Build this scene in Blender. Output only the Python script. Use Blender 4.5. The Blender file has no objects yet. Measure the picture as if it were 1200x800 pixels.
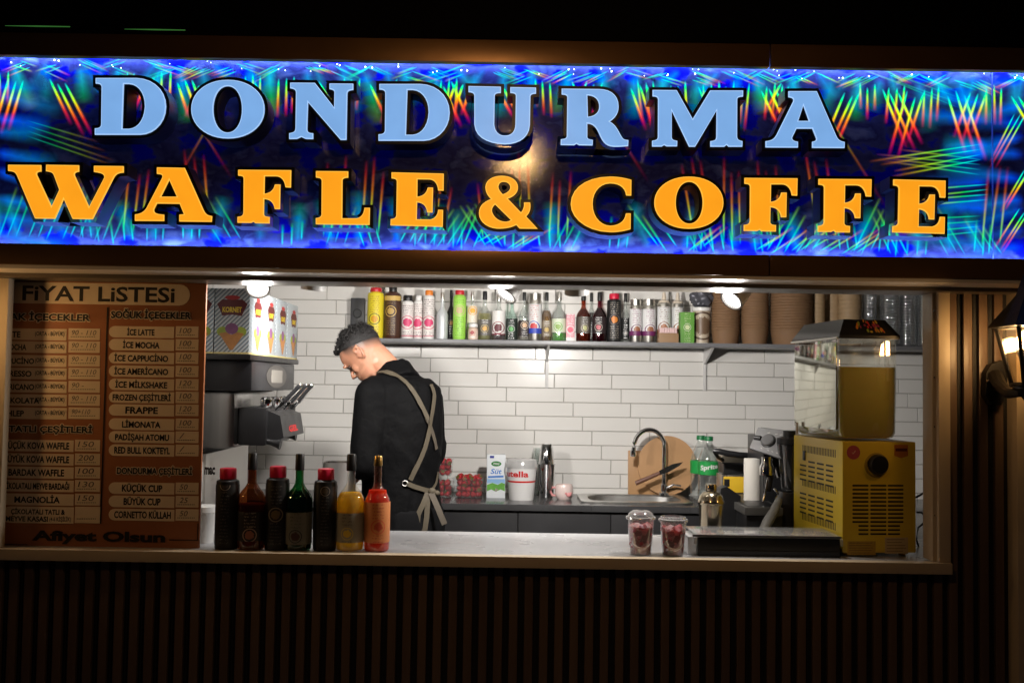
import bpy, bmesh, math, random
from mathutils import Vector, Matrix
from mathutils.bvhtree import BVHTree
R = math.radians; PI = math.pi
rnd = random.Random(7)
SC = bpy.context.scene; COL = SC.collection

# ------------------------------------------------------------------ camera, world, light, exposure
F = 1167.0; PITCH = R(2.5); ROLL = R(0.88); EYE = Vector((0, 0, 1.6))
cam_d = bpy.data.cameras.new('camera'); cam_d.sensor_fit = 'HORIZONTAL'; cam_d.sensor_width = 36.0
cam_d.lens = F / 1200 * 36; cam_d.clip_end = 500; cam_d.clip_start = 0.05
cam = bpy.data.objects.new('camera', cam_d); COL.objects.link(cam)
CM = Matrix.Translation(EYE) @ Matrix.Rotation(PI / 2 + PITCH, 4, 'X') @ Matrix.Rotation(ROLL, 4, 'Z')
cam.matrix_world = CM; SC.camera = cam
W = bpy.data.worlds.new('World'); SC.world = W; W.use_nodes = True
W.node_tree.nodes['Background'].inputs[0].default_value = (0.35, 0.45, 0.8, 1)
W.node_tree.nodes['Background'].inputs[1].default_value = 0.006
SC.view_settings.view_transform = 'Standard'; SC.view_settings.look = 'None'
SC.view_settings.exposure = 0.0; SC.view_settings.gamma = 1.0; SC.view_settings.use_curve_mapping = False
SC.render.engine = 'CYCLES'
SC.cycles.use_denoising = True; SC.cycles.max_bounces = 10; SC.cycles.transparent_max_bounces = 24
SC.cycles.transmission_bounces = 10; SC.cycles.glossy_bounces = 5; SC.cycles.diffuse_bounces = 4
SC.cycles.caustics_reflective = False; SC.cycles.caustics_refractive = False; SC.cycles.sample_clamp_indirect = 6

_rot = CM.to_3x3()
def at(px, py, Y):
    """pixel of the 1200x800 photograph -> world point at depth Y"""
    d = _rot @ Vector(((px - 600) / F, (400 - py) / F, -1))
    return EYE + d * (Y / d.y)
def zat(py, Y, px=600): return at(px, py, Y).z
def xat(px, Y, py=450): return at(px, py, Y).x

# ------------------------------------------------------------------ materials
MC = {}
def M(name, col=(.5, .5, .5), rough=.5, metal=0, trans=0, ior=1.45, emit=None, es=0, var=0, vs=6, bump=0, bs=60, coat=0, stretch=None, sub=0):
    if name in MC: return MC[name]
    m = bpy.data.materials.new(name); m.use_nodes = True; MC[name] = m
    nt = m.node_tree; b = nt.nodes['Principled BSDF']
    b.inputs['Base Color'].default_value = (*col, 1); b.inputs['Roughness'].default_value = rough
    b.inputs['Metallic'].default_value = metal; b.inputs['Transmission Weight'].default_value = trans
    b.inputs['IOR'].default_value = ior; b.inputs['Coat Weight'].default_value = coat
    if sub: b.inputs['Subsurface Weight'].default_value = sub; b.inputs['Subsurface Radius'].default_value = (.02, .008, .004) if sub < .3 else (.06, .03, .02); b.inputs['Subsurface Scale'].default_value = 1 if sub >= .3 else .5
    if emit: b.inputs['Emission Color'].default_value = (*emit, 1); b.inputs['Emission Strength'].default_value = es
    if var or bump:
        tc = nt.nodes.new('ShaderNodeTexCoord'); mp = nt.nodes.new('ShaderNodeMapping')
        nt.links.new(tc.outputs['Object'], mp.inputs[0])
        if stretch: mp.inputs['Scale'].default_value = stretch
    if var:
        n = nt.nodes.new('ShaderNodeTexNoise'); n.inputs['Scale'].default_value = vs; n.inputs['Detail'].default_value = 5
        nt.links.new(mp.outputs[0], n.inputs[0])
        mx = nt.nodes.new('ShaderNodeMix'); mx.data_type = 'RGBA'
        mx.inputs[6].default_value = (*[c * (1 - var) for c in col], 1); mx.inputs[7].default_value = (*[min(1, c * (1 + var)) for c in col], 1)
        nt.links.new(n.outputs[0], mx.inputs[0]); nt.links.new(mx.outputs[2], b.inputs['Base Color'])
        mr = nt.nodes.new('ShaderNodeMapRange'); mr.inputs[3].default_value = max(.02, rough * .75); mr.inputs[4].default_value = min(1, rough * 1.3)
        nt.links.new(n.outputs[0], mr.inputs[0]); nt.links.new(mr.outputs[0], b.inputs['Roughness'])
    if bump:
        n2 = nt.nodes.new('ShaderNodeTexNoise'); n2.inputs['Scale'].default_value = bs; n2.inputs['Detail'].default_value = 3
        nt.links.new(mp.outputs[0], n2.inputs[0])
        bp = nt.nodes.new('ShaderNodeBump'); bp.inputs['Strength'].default_value = bump; bp.inputs['Distance'].default_value = .01
        nt.links.new(n2.outputs[0], bp.inputs['Height']); nt.links.new(bp.outputs[0], b.inputs['Normal'])
    return m
def clear(name, tint=(.95, .97, .98), op=.12, rough=.05, diff=(.8, .8, .8), dw=.08):
    """thin clear plastic or glass: see-through with gloss at the rim and a trace of haze"""
    if name in MC: return MC[name]
    m = bpy.data.materials.new(name); m.use_nodes = True; MC[name] = m; nt = m.node_tree; nt.nodes.clear()
    o = nt.nodes.new('ShaderNodeOutputMaterial'); t = nt.nodes.new('ShaderNodeBsdfTransparent'); t.inputs[0].default_value = (*tint, 1)
    g = nt.nodes.new('ShaderNodeBsdfGlossy'); g.inputs['Roughness'].default_value = rough; g.inputs[0].default_value = (.9, .9, .9, 1)
    d = nt.nodes.new('ShaderNodeBsdfDiffuse'); d.inputs[0].default_value = (*diff, 1)
    lw = nt.nodes.new('ShaderNodeLayerWeight'); lw.inputs[0].default_value = .25
    mr = nt.nodes.new('ShaderNodeMapRange'); mr.inputs[3].default_value = op * .5; mr.inputs[4].default_value = min(1, op * 4.5)
    nt.links.new(lw.outputs['Facing'], mr.inputs[0])
    a = nt.nodes.new('ShaderNodeMixShader'); b = nt.nodes.new('ShaderNodeMixShader'); b.inputs[0].default_value = dw
    nt.links.new(mr.outputs[0], a.inputs[0]); nt.links.new(t.outputs[0], a.inputs[1]); nt.links.new(g.outputs[0], a.inputs[2])
    nt.links.new(a.outputs[0], b.inputs[1]); nt.links.new(d.outputs[0], b.inputs[2]); nt.links.new(b.outputs[0], o.inputs[0])
    return m
def liquid(name, col, glow=.4):
    if name in MC: return MC[name]
    m = bpy.data.materials.new(name); m.use_nodes = True; MC[name] = m; nt = m.node_tree; nt.nodes.clear(); N = nt.nodes.new; L = nt.links.new
    o = N('ShaderNodeOutputMaterial'); t = N('ShaderNodeBsdfTransparent'); t.inputs[0].default_value = (*[c ** .6 for c in col], 1)
    d = N('ShaderNodeBsdfDiffuse'); d.inputs[0].default_value = (*col, 1); tl = N('ShaderNodeBsdfTranslucent'); tl.inputs[0].default_value = (*[min(1, c * 1.2) for c in col], 1)
    g = N('ShaderNodeBsdfGlossy'); g.inputs[1].default_value = .08; a = N('ShaderNodeMixShader'); b = N('ShaderNodeMixShader'); c = N('ShaderNodeMixShader')
    a.inputs[0].default_value = .6; b.inputs[0].default_value = 1 - glow; c.inputs[0].default_value = .06
    L(d.outputs[0], a.inputs[1]); L(tl.outputs[0], a.inputs[2]); L(t.outputs[0], b.inputs[1]); L(a.outputs[0], b.inputs[2]); L(b.outputs[0], c.inputs[1]); L(g.outputs[0], c.inputs[2]); L(c.outputs[0], o.inputs[0])
    return m
def label_mat(name, base, accent, emblem, z0, r, lo=None, hi=None, lines=(.8, .8, .8)):
    """printed label: ground colour, an emblem disc with a ring on the front, bands, rows of fine print"""
    if name in MC: return MC[name]
    m = bpy.data.materials.new(name); m.use_nodes = True; MC[name] = m; nt = m.node_tree; b = nt.nodes['Principled BSDF']
    b.inputs['Roughness'].default_value = .45
    N = nt.nodes.new; L = nt.links.new
    tc = N('ShaderNodeTexCoord'); sx = N('ShaderNodeSeparateXYZ'); L(tc.outputs['Object'], sx.inputs[0])
    def ma(op, a, bb=None):
        n = N('ShaderNodeMath'); n.operation = op
        for i, v in enumerate((a, bb)):
            if v is None: continue
            if isinstance(v, (int, float)): n.inputs[i].default_value = v
            else: L(v, n.inputs[i])
        return n.outputs[0]
    x, y, z = sx.outputs
    front = ma('LESS_THAN', y, 0)
    dz = ma('SUBTRACT', z, z0); dist = ma('SQRT', ma('ADD', ma('MULTIPLY', x, x), ma('MULTIPLY', dz, dz)))
    nz = N('ShaderNodeTexNoise'); nz.inputs['Scale'].default_value = 130; L(tc.outputs['Object'], nz.inputs[0])
    dist2 = ma('ADD', dist, ma('MULTIPLY', ma('SUBTRACT', nz.outputs[0], .5), r * .9))
    disc = ma('MULTIPLY', ma('LESS_THAN', dist2, r), front)
    ring = ma('MULTIPLY', ma('MULTIPLY', ma('LESS_THAN', dist, r * 1.6), ma('GREATER_THAN', dist, r * 1.38)), front)
    row = ma('LESS_THAN', ma('FRACT', ma('MULTIPLY', z, 90)), .4)
    nn = N('ShaderNodeTexNoise'); nn.inputs['Scale'].default_value = 260; L(tc.outputs['Object'], nn.inputs[0])
    txt = ma('MULTIPLY', ma('MULTIPLY', row, ma('GREATER_THAN', nn.outputs[0], .52)), ma('LESS_THAN', ma('ABSOLUTE', x), r * 1.3))
    txt = ma('MULTIPLY', txt, ma('GREATER_THAN', ma('ABSOLUTE', dz), r * 1.8)); txt = ma('MULTIPLY', txt, front)
    def mix(f, a, c):
        n = N('ShaderNodeMix'); n.data_type = 'RGBA'; L(f, n.inputs[0])
        if isinstance(a, tuple): n.inputs[6].default_value = (*a, 1)
        else: L(a, n.inputs[6])
        n.inputs[7].default_value = (*c, 1); return n.outputs[2]
    c = mix(txt, base, lines)
    c = mix(ring, c, accent); c = mix(disc, c, emblem)
    if lo is not None: c = mix(ma('LESS_THAN', z, lo), c, accent)
    if hi is not None: c = mix(ma('GREATER_THAN', z, hi), c, accent)
    L(c, b.inputs['Base Color']); return m

steel = M('brushed_steel', (.62, .6, .57), .28, 1, var=.12, vs=9, stretch=(1, 1, .12))
chrome = M('chrome', (.8, .8, .8), .08, 1)
black = M('black_plastic', (.012, .012, .013), .35, var=.2, vs=20)
blackm = M('matt_black', (.01, .01, .01), .7)
dark = M('dark_grey_plastic', (.05, .05, .055), .4, var=.15, vs=9)
white = M('white_plastic', (.75, .74, .72), .4, var=.04, vs=12)
cream = M('cream_painted_profile', (.52, .42, .29), .38, var=.14, vs=5, bump=.05, bs=30)
clearp = clear('clear_plastic')
clearg = clear('clear_glass', (.93, .96, .95), .16, .02, dw=.03)

# ------------------------------------------------------------------ builders
WM = {}
def link(o): COL.objects.link(o); return o
def T(name, label, cat, loc, rz=0, group=None):
    o = link(bpy.data.objects.new(name, None)); o.empty_display_size = .05
    o.location = loc; o.rotation_euler = (0, 0, rz); o['label'] = label; o['category'] = cat
    if group: o['group'] = group
    WM[o] = Matrix.Translation(Vector(loc)) @ Matrix.Rotation(rz, 4, 'Z'); return o
class G:
    def __init__(s): s.bm = bmesh.new(); s.mi = 0; s.X = Matrix()
    def v(s, p): return s.bm.verts.new(s.X @ Vector(p))
    def f(s, vs):
        try: fc = s.bm.faces.new(vs)
        except ValueError: return None
        fc.material_index = s.mi; fc.smooth = True; return fc
    def quad(s, *p): return s.f([s.v(q) for q in p])
    def box(s, a, b, bev=0, rot=None):
        (x0, y0, z0), (x1, y1, z1) = a, b
        x0, x1 = sorted((x0, x1)); y0, y1 = sorted((y0, y1)); z0, z1 = sorted((z0, z1))
        t = bmesh.new(); bmesh.ops.create_cube(t, size=1)
        for v in t.verts: v.co = Vector(((x0 + x1) / 2 + v.co.x * (x1 - x0), (y0 + y1) / 2 + v.co.y * (y1 - y0), (z0 + z1) / 2 + v.co.z * (z1 - z0)))
        if bev:
            bmesh.ops.bevel(t, geom=t.edges[:], offset=min(bev, .45 * min(x1 - x0, y1 - y0, z1 - z0)), segments=2, affect='EDGES', profile=.7)
        s.merge(t, rot); return s
    def merge(s, t, rot=None):
        mp = {}
        for v in t.verts: mp[v] = s.v(rot @ v.co if rot is not None else v.co)
        for fc in t.faces: s.f([mp[v] for v in fc.verts])
        t.free()
    def lathe(s, prof, c=(0, 0, 0), n=24, axis=None, sq=None):
        """prof [(r,z)]; sq=superellipse exponent for a squarish section"""
        c = Vector(c); rot = Vector((0, 0, 1)).rotation_difference(Vector(axis)).to_matrix() if axis is not None else None
        rings = []
        for r, z in prof:
            if r <= 1e-6:
                p = Vector((0, 0, z)); rings.append([s.v(c + (rot @ p if rot is not None else p))]); continue
            ring = []
            for i in range(n):
                a = 2 * PI * (i + .5) / n; ca, sa = math.cos(a), math.sin(a); k = 1
                if sq: k = 1 / (abs(ca) ** sq + abs(sa) ** sq) ** (1 / sq)
                p = Vector((r * k * ca, r * k * sa, z)); ring.append(s.v(c + (rot @ p if rot is not None else p)))
            rings.append(ring)
        for A, B in zip(rings, rings[1:]):
            if len(A) == 1 and len(B) == 1: continue
            for i in range(n):
                j = (i + 1) % n
                if len(A) == 1: s.f([A[0], B[j], B[i]])
                elif len(B) == 1: s.f([A[i], A[j], B[0]])
                else: s.f([A[i], A[j], B[j], B[i]])
        return s
    def tube(s, pts, rad, n=10, cap=True):
        pts = [Vector(p) for p in pts]; rs = rad if isinstance(rad, (list, tuple)) else [rad] * len(pts); rings = []
        up = Vector((0, 0, 1)); 
        for i, p in enumerate(pts):
            d = (pts[min(i + 1, len(pts) - 1)] - pts[max(i - 1, 0)]).normalized()
            a = d.cross(up) if abs(d.dot(up)) < .95 else d.cross(Vector((1, 0, 0))); a.normalize(); b = d.cross(a)
            rings.append([s.v(p + (a * math.cos(2 * PI * k / n) + b * math.sin(2 * PI * k / n)) * rs[i]) for k in range(n)])
        for A, B in zip(rings, rings[1:]):
            for k in range(n): s.f([A[k], A[(k + 1) % n], B[(k + 1) % n], B[k]])
        if cap: s.f(rings[0][::-1]); s.f(rings[-1])
        return s
    def ell(s, c, r, n=14, m=9, rot=None):
        c = Vector(c); rings = []
        for j in range(m + 1):
            t = PI * j / m
            if j in (0, m): p = Vector((0, 0, r[2] * math.cos(t))); rings.append([s.v(c + (rot @ p if rot is not None else p))]); continue
            ring = []
            for i in range(n):
                a = 2 * PI * i / n; p = Vector((r[0] * math.sin(t) * math.cos(a), r[1] * math.sin(t) * math.sin(a), r[2] * math.cos(t)))
                ring.append(s.v(c + (rot @ p if rot is not None else p)))
            rings.append(ring)
        for A, B in zip(rings, rings[1:]):
            for i in range(n):
                j = (i + 1) % n
                if len(A) == 1: s.f([A[0], B[i], B[j]])
                elif len(B) == 1: s.f([A[i], B[0], A[j]])
                else: s.f([A[i], B[i], B[j], A[j]])
        return s
    def cap(s, a, b, ra, rb, n=12):
        """tapered capsule"""
        a, b = Vector(a), Vector(b); L_ = (b - a).length; d = (b - a) / L_
        prof = [(0, -ra)] + [(ra * math.cos(t), ra * math.sin(t)) for t in (-1.2, -.8, -.4)] + [(ra, 0), (rb, L_)] + [(rb * math.cos(t), L_ + rb * math.sin(t)) for t in (.4, .8, 1.2)] + [(0, L_ + rb)]
        return s.lathe(prof, a, n, d)
    def prism(s, poly, d):
        """flat polygon (3d points) extruded by vector d"""
        d = Vector(d); A = [s.v(p) for p in poly]; B = [s.v(Vector(p) + d) for p in poly]
        s.f(A); s.f(B[::-1])
        for i in range(len(A)): s.f([A[i], B[i], B[(i + 1) % len(A)], A[(i + 1) % len(A)]])
        return s
    def put(s, name, mat, parent=None, local=False, ang=35, label=None, fix=True):
        me = bpy.data.meshes.new(name)
        if fix: bmesh.ops.recalc_face_normals(s.bm, faces=s.bm.faces[:])
        if parent is not None and not local: s.bm.transform(WM[parent].inverted())
        s.bm.to_mesh(me); s.bm.free()
        for m in (mat if isinstance(mat, (list, tuple)) else [mat]): me.materials.append(m)
        me.set_sharp_from_angle(angle=R(ang))
        o = link(bpy.data.objects.new(name, me)); WM[o] = Matrix()
        if parent is not None: o.parent = parent; WM[o] = WM[parent]
        if label: o['label'] = label
        return o
def tag(o, label, cat, group=None):
    o['label'] = label; o['category'] = cat
    if group: o['group'] = group
    return o
def struct(o): o['kind'] = 'structure'; return o
def remesh(o, vox, smooth=0, it=0):
    m = o.modifiers.new('r', 'REMESH'); m.mode = 'VOXEL'; m.voxel_size = vox; m.use_smooth_shade = True
    if it: s_ = o.modifiers.new('s', 'SMOOTH'); s_.factor = smooth; s_.iterations = it
    dg = bpy.context.evaluated_depsgraph_get(); me = bpy.data.meshes.new_from_object(o.evaluated_get(dg))
    mats = list(o.data.materials); o.modifiers.clear(); o.data = me
    me.materials.clear()
    for x in mats: me.materials.append(x)
    for p in me.polygons: p.use_smooth = True
    return o

class Txt:
    """lettering gathered into one mesh; every line is fitted to a pixel box at a depth"""
    def __init__(s): s.g = G()
    def mesh(s, body, bold):
        c = bpy.data.curves.new('t', 'FONT'); c.body = body; c.offset = bold; c.resolution_u = 3
        o = link(bpy.data.objects.new('t', c)); dg = bpy.context.evaluated_depsgraph_get()
        me = bpy.data.meshes.new_from_object(o.evaluated_get(dg)); bpy.data.objects.remove(o); bpy.data.curves.remove(c); return me
    def add(s, body, o, ux, uy, w, h, bold=.012, shear=0):
        me = s.mesh(body, bold); xs = [v.co.x for v in me.vertices]; ys = [v.co.y for v in me.vertices]
        x0, x1, y0, y1 = min(xs), max(xs), min(ys), max(ys); o, ux, uy = Vector(o), Vector(ux), Vector(uy)
        vs = []
        for v in me.vertices:
            a = (v.co.x - x0) / (x1 - x0) - .5; b = (v.co.y - y0) / (y1 - y0) - .5
            vs.append(s.g.v(o + ux * (a * w + shear * b * h) + uy * b * h))
        for p in me.polygons: s.g.f([vs[i] for i in p.vertices])
        bpy.data.meshes.remove(me)
    def px(s, body, x0, y0, x1, y1, Y, bold=.012, shear=0):
        h_ = y1 - y0
        if h_ < 9:      # dots and cedillas stand outside the height of the capitals
            if any(c in body for c in 'İÜÖĞ'): y0 -= .24 * h_
            if any(c in body for c in 'ÇŞ'): y1 += .22 * h_
        s.add(body, at((x0 + x1) / 2, (y0 + y1) / 2, Y), (1, 0, 0), (0, 0, 1), (x1 - x0) / F * Y, (y1 - y0) / F * Y, bold, shear)
    def put(s, name, mat, parent, local=False): return s.g.put(name, mat, parent, local, fix=False)

# ------------------------------------------------------------------ main measures
YF = 3.30                                   # plane of the counter lip and window frame
ZC = zat(652, YF)                           # counter top
ZO = zat(334, YF)                           # head of the opening
YW = 5.25                                   # tiled back wall
XL, XR = -2.6, 2.75
ZI = .10                                    # floor inside
ZCEIL = 2.32
Z_ST, Z_SB = zat(73.5, YF), zat(294, YF)      # sign panel top / bottom

# ------------------------------------------------------------------ setting
g = G(); g.box((-40, -40, -.3), (40, 40, 0))
pav = M('paving', (.09, .085, .08), .75, var=.3, vs=2, bump=.3, bs=40)
struct(g.put('pavement', pav))

kiosk = T('kiosk', 'dark slat-clad night kiosk with a wide serving window and white tiled inside', 'kiosk', (0, YF, 0))
g = G(); g.box((XL, YF + .02, 0), (XR, YW, ZI)); g.put('floor', M('floor_tile', (.12, .12, .12), .5, var=.2), kiosk)
wallm = M('painted_wall', (.62, .6, .57), .6, var=.05)
g = G(); g.box((XL - .1, YF + .06, ZI), (XL, YW + .1, ZCEIL)); g.box((XR, YF + .06, ZI), (XR + .1, YW + .1, ZCEIL)); g.put('side_wall', wallm, kiosk)
g = G(); g.box((XL - .1, YF + .06, ZCEIL), (XR + .1, YW + .1, ZCEIL + .1)); g.put('ceiling', wallm, kiosk)
# tiled wall: separate glazed tiles on dark grout, each row stepped by a sixth
g = G(); g.mi = 1; g.box((XL, YW, ZI), (XR, YW + .1, ZCEIL)); g.mi = 0
TW, TH, JT = .302, .0743, .0019
za = at(600, 487, YW).z; xa = at(682.6, 494, YW).x
tiles = G()
for i in range(-21, 12):
    z0 = za - (i + 1) * TH
    if z0 < ZI or z0 + TH > ZCEIL: continue
    for k in range(-13, 9):
        x0 = xa + k * TW + (i % 6) * TW / 6 - (TW if (i % 6) > 3 else 0)
        x1 = x0 + TW
        x0 = max(x0, XL); x1 = min(x1, XR)
        if x1 - x0 < .02: continue
        d = rnd.uniform(0, .0012); tl = rnd.uniform(-.0006, .0006); y = YW - .006 - d; a = JT / 2; c = .0022
        P = [(x0 + a, z0 + a), (x1 - a, z0 + a), (x1 - a, z0 + TH - a), (x0 + a, z0 + TH - a)]
        Q = [(x0 + a + c, z0 + a + c), (x1 - a - c, z0 + a + c), (x1 - a - c, z0 + TH - a - c), (x0 + a + c, z0 + TH - a - c)]
        o_ = [g.v((px, YW - .0005, pz)) for px, pz in P]
        ii = [g.v((px, y + (tl if q in (0, 1) else -tl), pz)) for q, (px, pz) in enumerate(Q)]
        g.f(ii)
        for q in range(4): g.f([o_[q], o_[(q + 1) % 4], ii[(q + 1) % 4], ii[q]])
tilem = M('glazed_white_tile', (.72, .7, .67), .22, var=.05, vs=3, bump=.06, bs=14)
g.put('tiled_wall', [tilem, M('grout', (.33, .32, .30), .9, var=.25, vs=4)], kiosk, ang=20)

# front: fluted cladding below, to the right, counter, frame, beams
slatm = M('fluted_panel', (.125, .080, .052), .36, var=.45, vs=9, bump=.12, bs=90, stretch=(1, 1, .06))
slatb = M('fluted_panel_groove', (.008, .007, .007), .6)
slatr = slatm
def flutes(x0, x1, z0, z1, name, yb=YF + .035, pitch=.0497):
    g = G(); g.mi = 1; g.box((x0, yb, z0), (x1, yb + .03, z1)); 
    n = int((x1 - x0) / pitch); pitch = (x1 - x0) / n
    for i in range(n):
        a = x0 + i * pitch
        g.mi = 0; g.box((a + .002, yb - .018, z0 + .001), (a + pitch * .6, yb - .001, z1 - .001), .003)
        g.mi = 1; g.box((a + pitch * .72, yb - .007, z0 + .001), (a + pitch * .84, yb - .001, z1 - .001), .002)
    return g.put(name, [slatm, slatb], kiosk)
zl = zat(664, YF)
XJ0, XJ1 = xat(1099, YF, 500), xat(1113, YF, 500)
flutes(-2.75, XJ1 + .002, .0, zl + .004, 'fluted_cladding')
flutes(XJ1 + .002, xat(1187, YF, 600), 0, ZO + .02, 'fluted_cladding')
XP = xat(1187, YF, 600)
g = G(); g.box((XP, YF - .03, 0), (XP + .12, YF + .06, ZO + .02), .004); g.put('door_post', cream, kiosk)
# counter slab
counterm = M('counter_laminate', (.30, .30, .31), .28, var=.16, vs=7, bump=.03, bs=30)
g = G(); g.box((-2.75, YF + .025, ZC - .035), (XJ1 - .002, YF + .0695, ZC)); g.box((-2.55, YF + .07, ZC - .035), (XR - .001, 3.84, ZC)); g.put('counter_top', counterm, kiosk)
# window frame: lip, jambs, head
g = G(); g.box((-2.75, YF - .018, zl), (XJ1, YF + .0245, ZC + .003), .003)
g.box((XJ0, YF - .008, ZC + .0035), (XJ1 - .001, YF + .08, ZO), .003)
g.box((XJ0 - .013, YF + .012, ZC + .0035), (XJ0 - .0005, YF + .09, ZO - .001), .002)
XLJ = xat(9, YF, 400)
g.box((-2.75, YF - .008, ZC + .0035), (XLJ, YF + .03, ZO), .003)
g.put('window_frame', cream, kiosk)
g = G()
for py in (364, 442, 500, 604): g.lathe([(.0, .0), (.004, .0), (.003, .003), (0, .004)], (XJ0 - .006, YF + .012, at(1097, py, YF).z), 8, (0, -1, 0))
g.put('screw', chrome, kiosk)
metal_head = M('soffit_profile', (.74, .68, .60), .35, .0, var=.1, vs=4)
beamm = M('brown_sheet_metal', (.17, .09, .036), .32, .5, var=.25, vs=3, bump=.12, bs=7)
YB = 3.10
zbb = zat(323, YB)                          # lower edge of the lower beam
zsb = Z_SB
XSEAM = xat(902, YB, 310)  # darker offset ring paints the shade around the knob
def beam(y, z0, z1, name):
    g = G(); g.box((-3.2, y, z0), (XSEAM - .002, YF + .05, z1), .004); g.box((XSEAM + .002, y, z0), (3.2, YF + .05, z1), .004); return g.put(name, beamm, kiosk)
beam(YB, zbb + .012, zat(294, YB), 'lower_beam')
g = G(); g.box((-3.2, YB + .006, zbb), (3.2, YF - .06, zbb + .0115)); g.put('beam_soffit', metal_head, kiosk)
g = G(); g.box((-3.2, YF - .058, ZO - .004), (3.2, YF + .10, zbb + .0105), .003); g.put('window_head', M('brown_head_profile', (.10, .08, .06), .35, var=.1), kiosk)
zub = zat(73.5, YB)
g = G(); zt_ = zat(45, YB); g.box((-3.2, YB, zub), (XSEAM - .002, YB + .03, zt_), .004); g.box((XSEAM + .002, YB, zub), (3.2, YB + .03, zt_), .004); g.box((-3.2, YB + .0305, zat(73.5, YF) + .03), (3.2, YF + .05, zt_)); g.put('upper_beam', beamm, kiosk)
zc0 = zat(45.5, YB - .012)
canm = M('canopy_black', (.0015, .0015, .002), .8)
canm.node_tree.nodes['Principled BSDF'].inputs['Specular IOR Level'].default_value = .1
g = G(); g.box((-3.4, YB - .012, zc0), (3.4, YF + .3, zc0 + .9)); g.put('canopy', canm, kiosk)
g = G()
for a, b, yy in ((6, 82, 31), (146, 217, 35)):
    p, q = at(a, yy - .6, YB - .014), at(b, yy + .6, YB - .014); g.tube([p, (p + q) / 2, q], [.0008, .0022, .0016], 6)
g.put('green_reflection', M('green_reflection_glow', (.1, .4, .1), .4, emit=(.12, .5, .1), es=.2), kiosk)  # green reflections on the canopy, drawn as thin glowing strips
g = G(); g.box((-3.2, YF + .08, ZO + .01), (3.2, YF + .12, 3.3)); g.put('back_board', blackm, kiosk)

# ------------------------------------------------------------------ illuminated sign
sign = T('illuminated_sign', 'long prismatic blue illuminated sign reading DONDURMA WAFLE & COFFE above the window', 'sign', (0, YF, Z_SB))
def film_mat():
    m = bpy.data.materials.new('prismatic_film'); m.use_nodes = True; nt = m.node_tree; b = nt.nodes['Principled BSDF']
    N = nt.nodes.new; L = nt.links.new
    tc = N('ShaderNodeTexCoord'); mp = N('ShaderNodeMapping'); mp.inputs['Scale'].default_value = (3.2, 1, 5); L(tc.outputs['Object'], mp.inputs[0])
    n = N('ShaderNodeTexNoise'); n.inputs['Scale'].default_value = 2.6; n.inputs['Detail'].default_value = 4; n.inputs['Distortion'].default_value = .25; L(mp.outputs[0], n.inputs[0])
    cr = N('ShaderNodeValToRGB'); L(n.outputs[0], cr.inputs[0]); e = cr.color_ramp.elements
    e[0].position = .3; e[0].color = (.003, .003, .30, 1); e[1].position = .70; e[1].color = (.13, .14, .19, 1)
    for p, c in ((.42, (.004, .006, .32, 1)), (.48, (.05, .055, .12, 1)), (.58, (.03, .028, .08, 1)), (.64, (.07, .085, .15, 1))):
        q = e.new(p); q.color = c
    L(cr.outputs[0], b.inputs['Base Color']); b.inputs['Roughness'].default_value = .09; b.inputs['Metallic'].default_value = .0
    b.inputs['Specular IOR Level'].default_value = .5
    n2 = N('ShaderNodeTexNoise'); n2.inputs['Scale'].default_value = 220; L(tc.outputs['Object'], n2.inputs[0])
    bp = N('ShaderNodeBump'); bp.inputs['Strength'].default_value = .10; bp.inputs['Distance'].default_value = .002; L(n2.outputs[0], bp.inputs['Height']); L(bp.outputs[0], b.inputs['Normal'])
    return m
g = G(); g.box((-3.0, YF, zat(300, YF)), (3.0, YF + .02, zat(70, YF))); g.put('sign_panel', film_mat(), sign)
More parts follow.
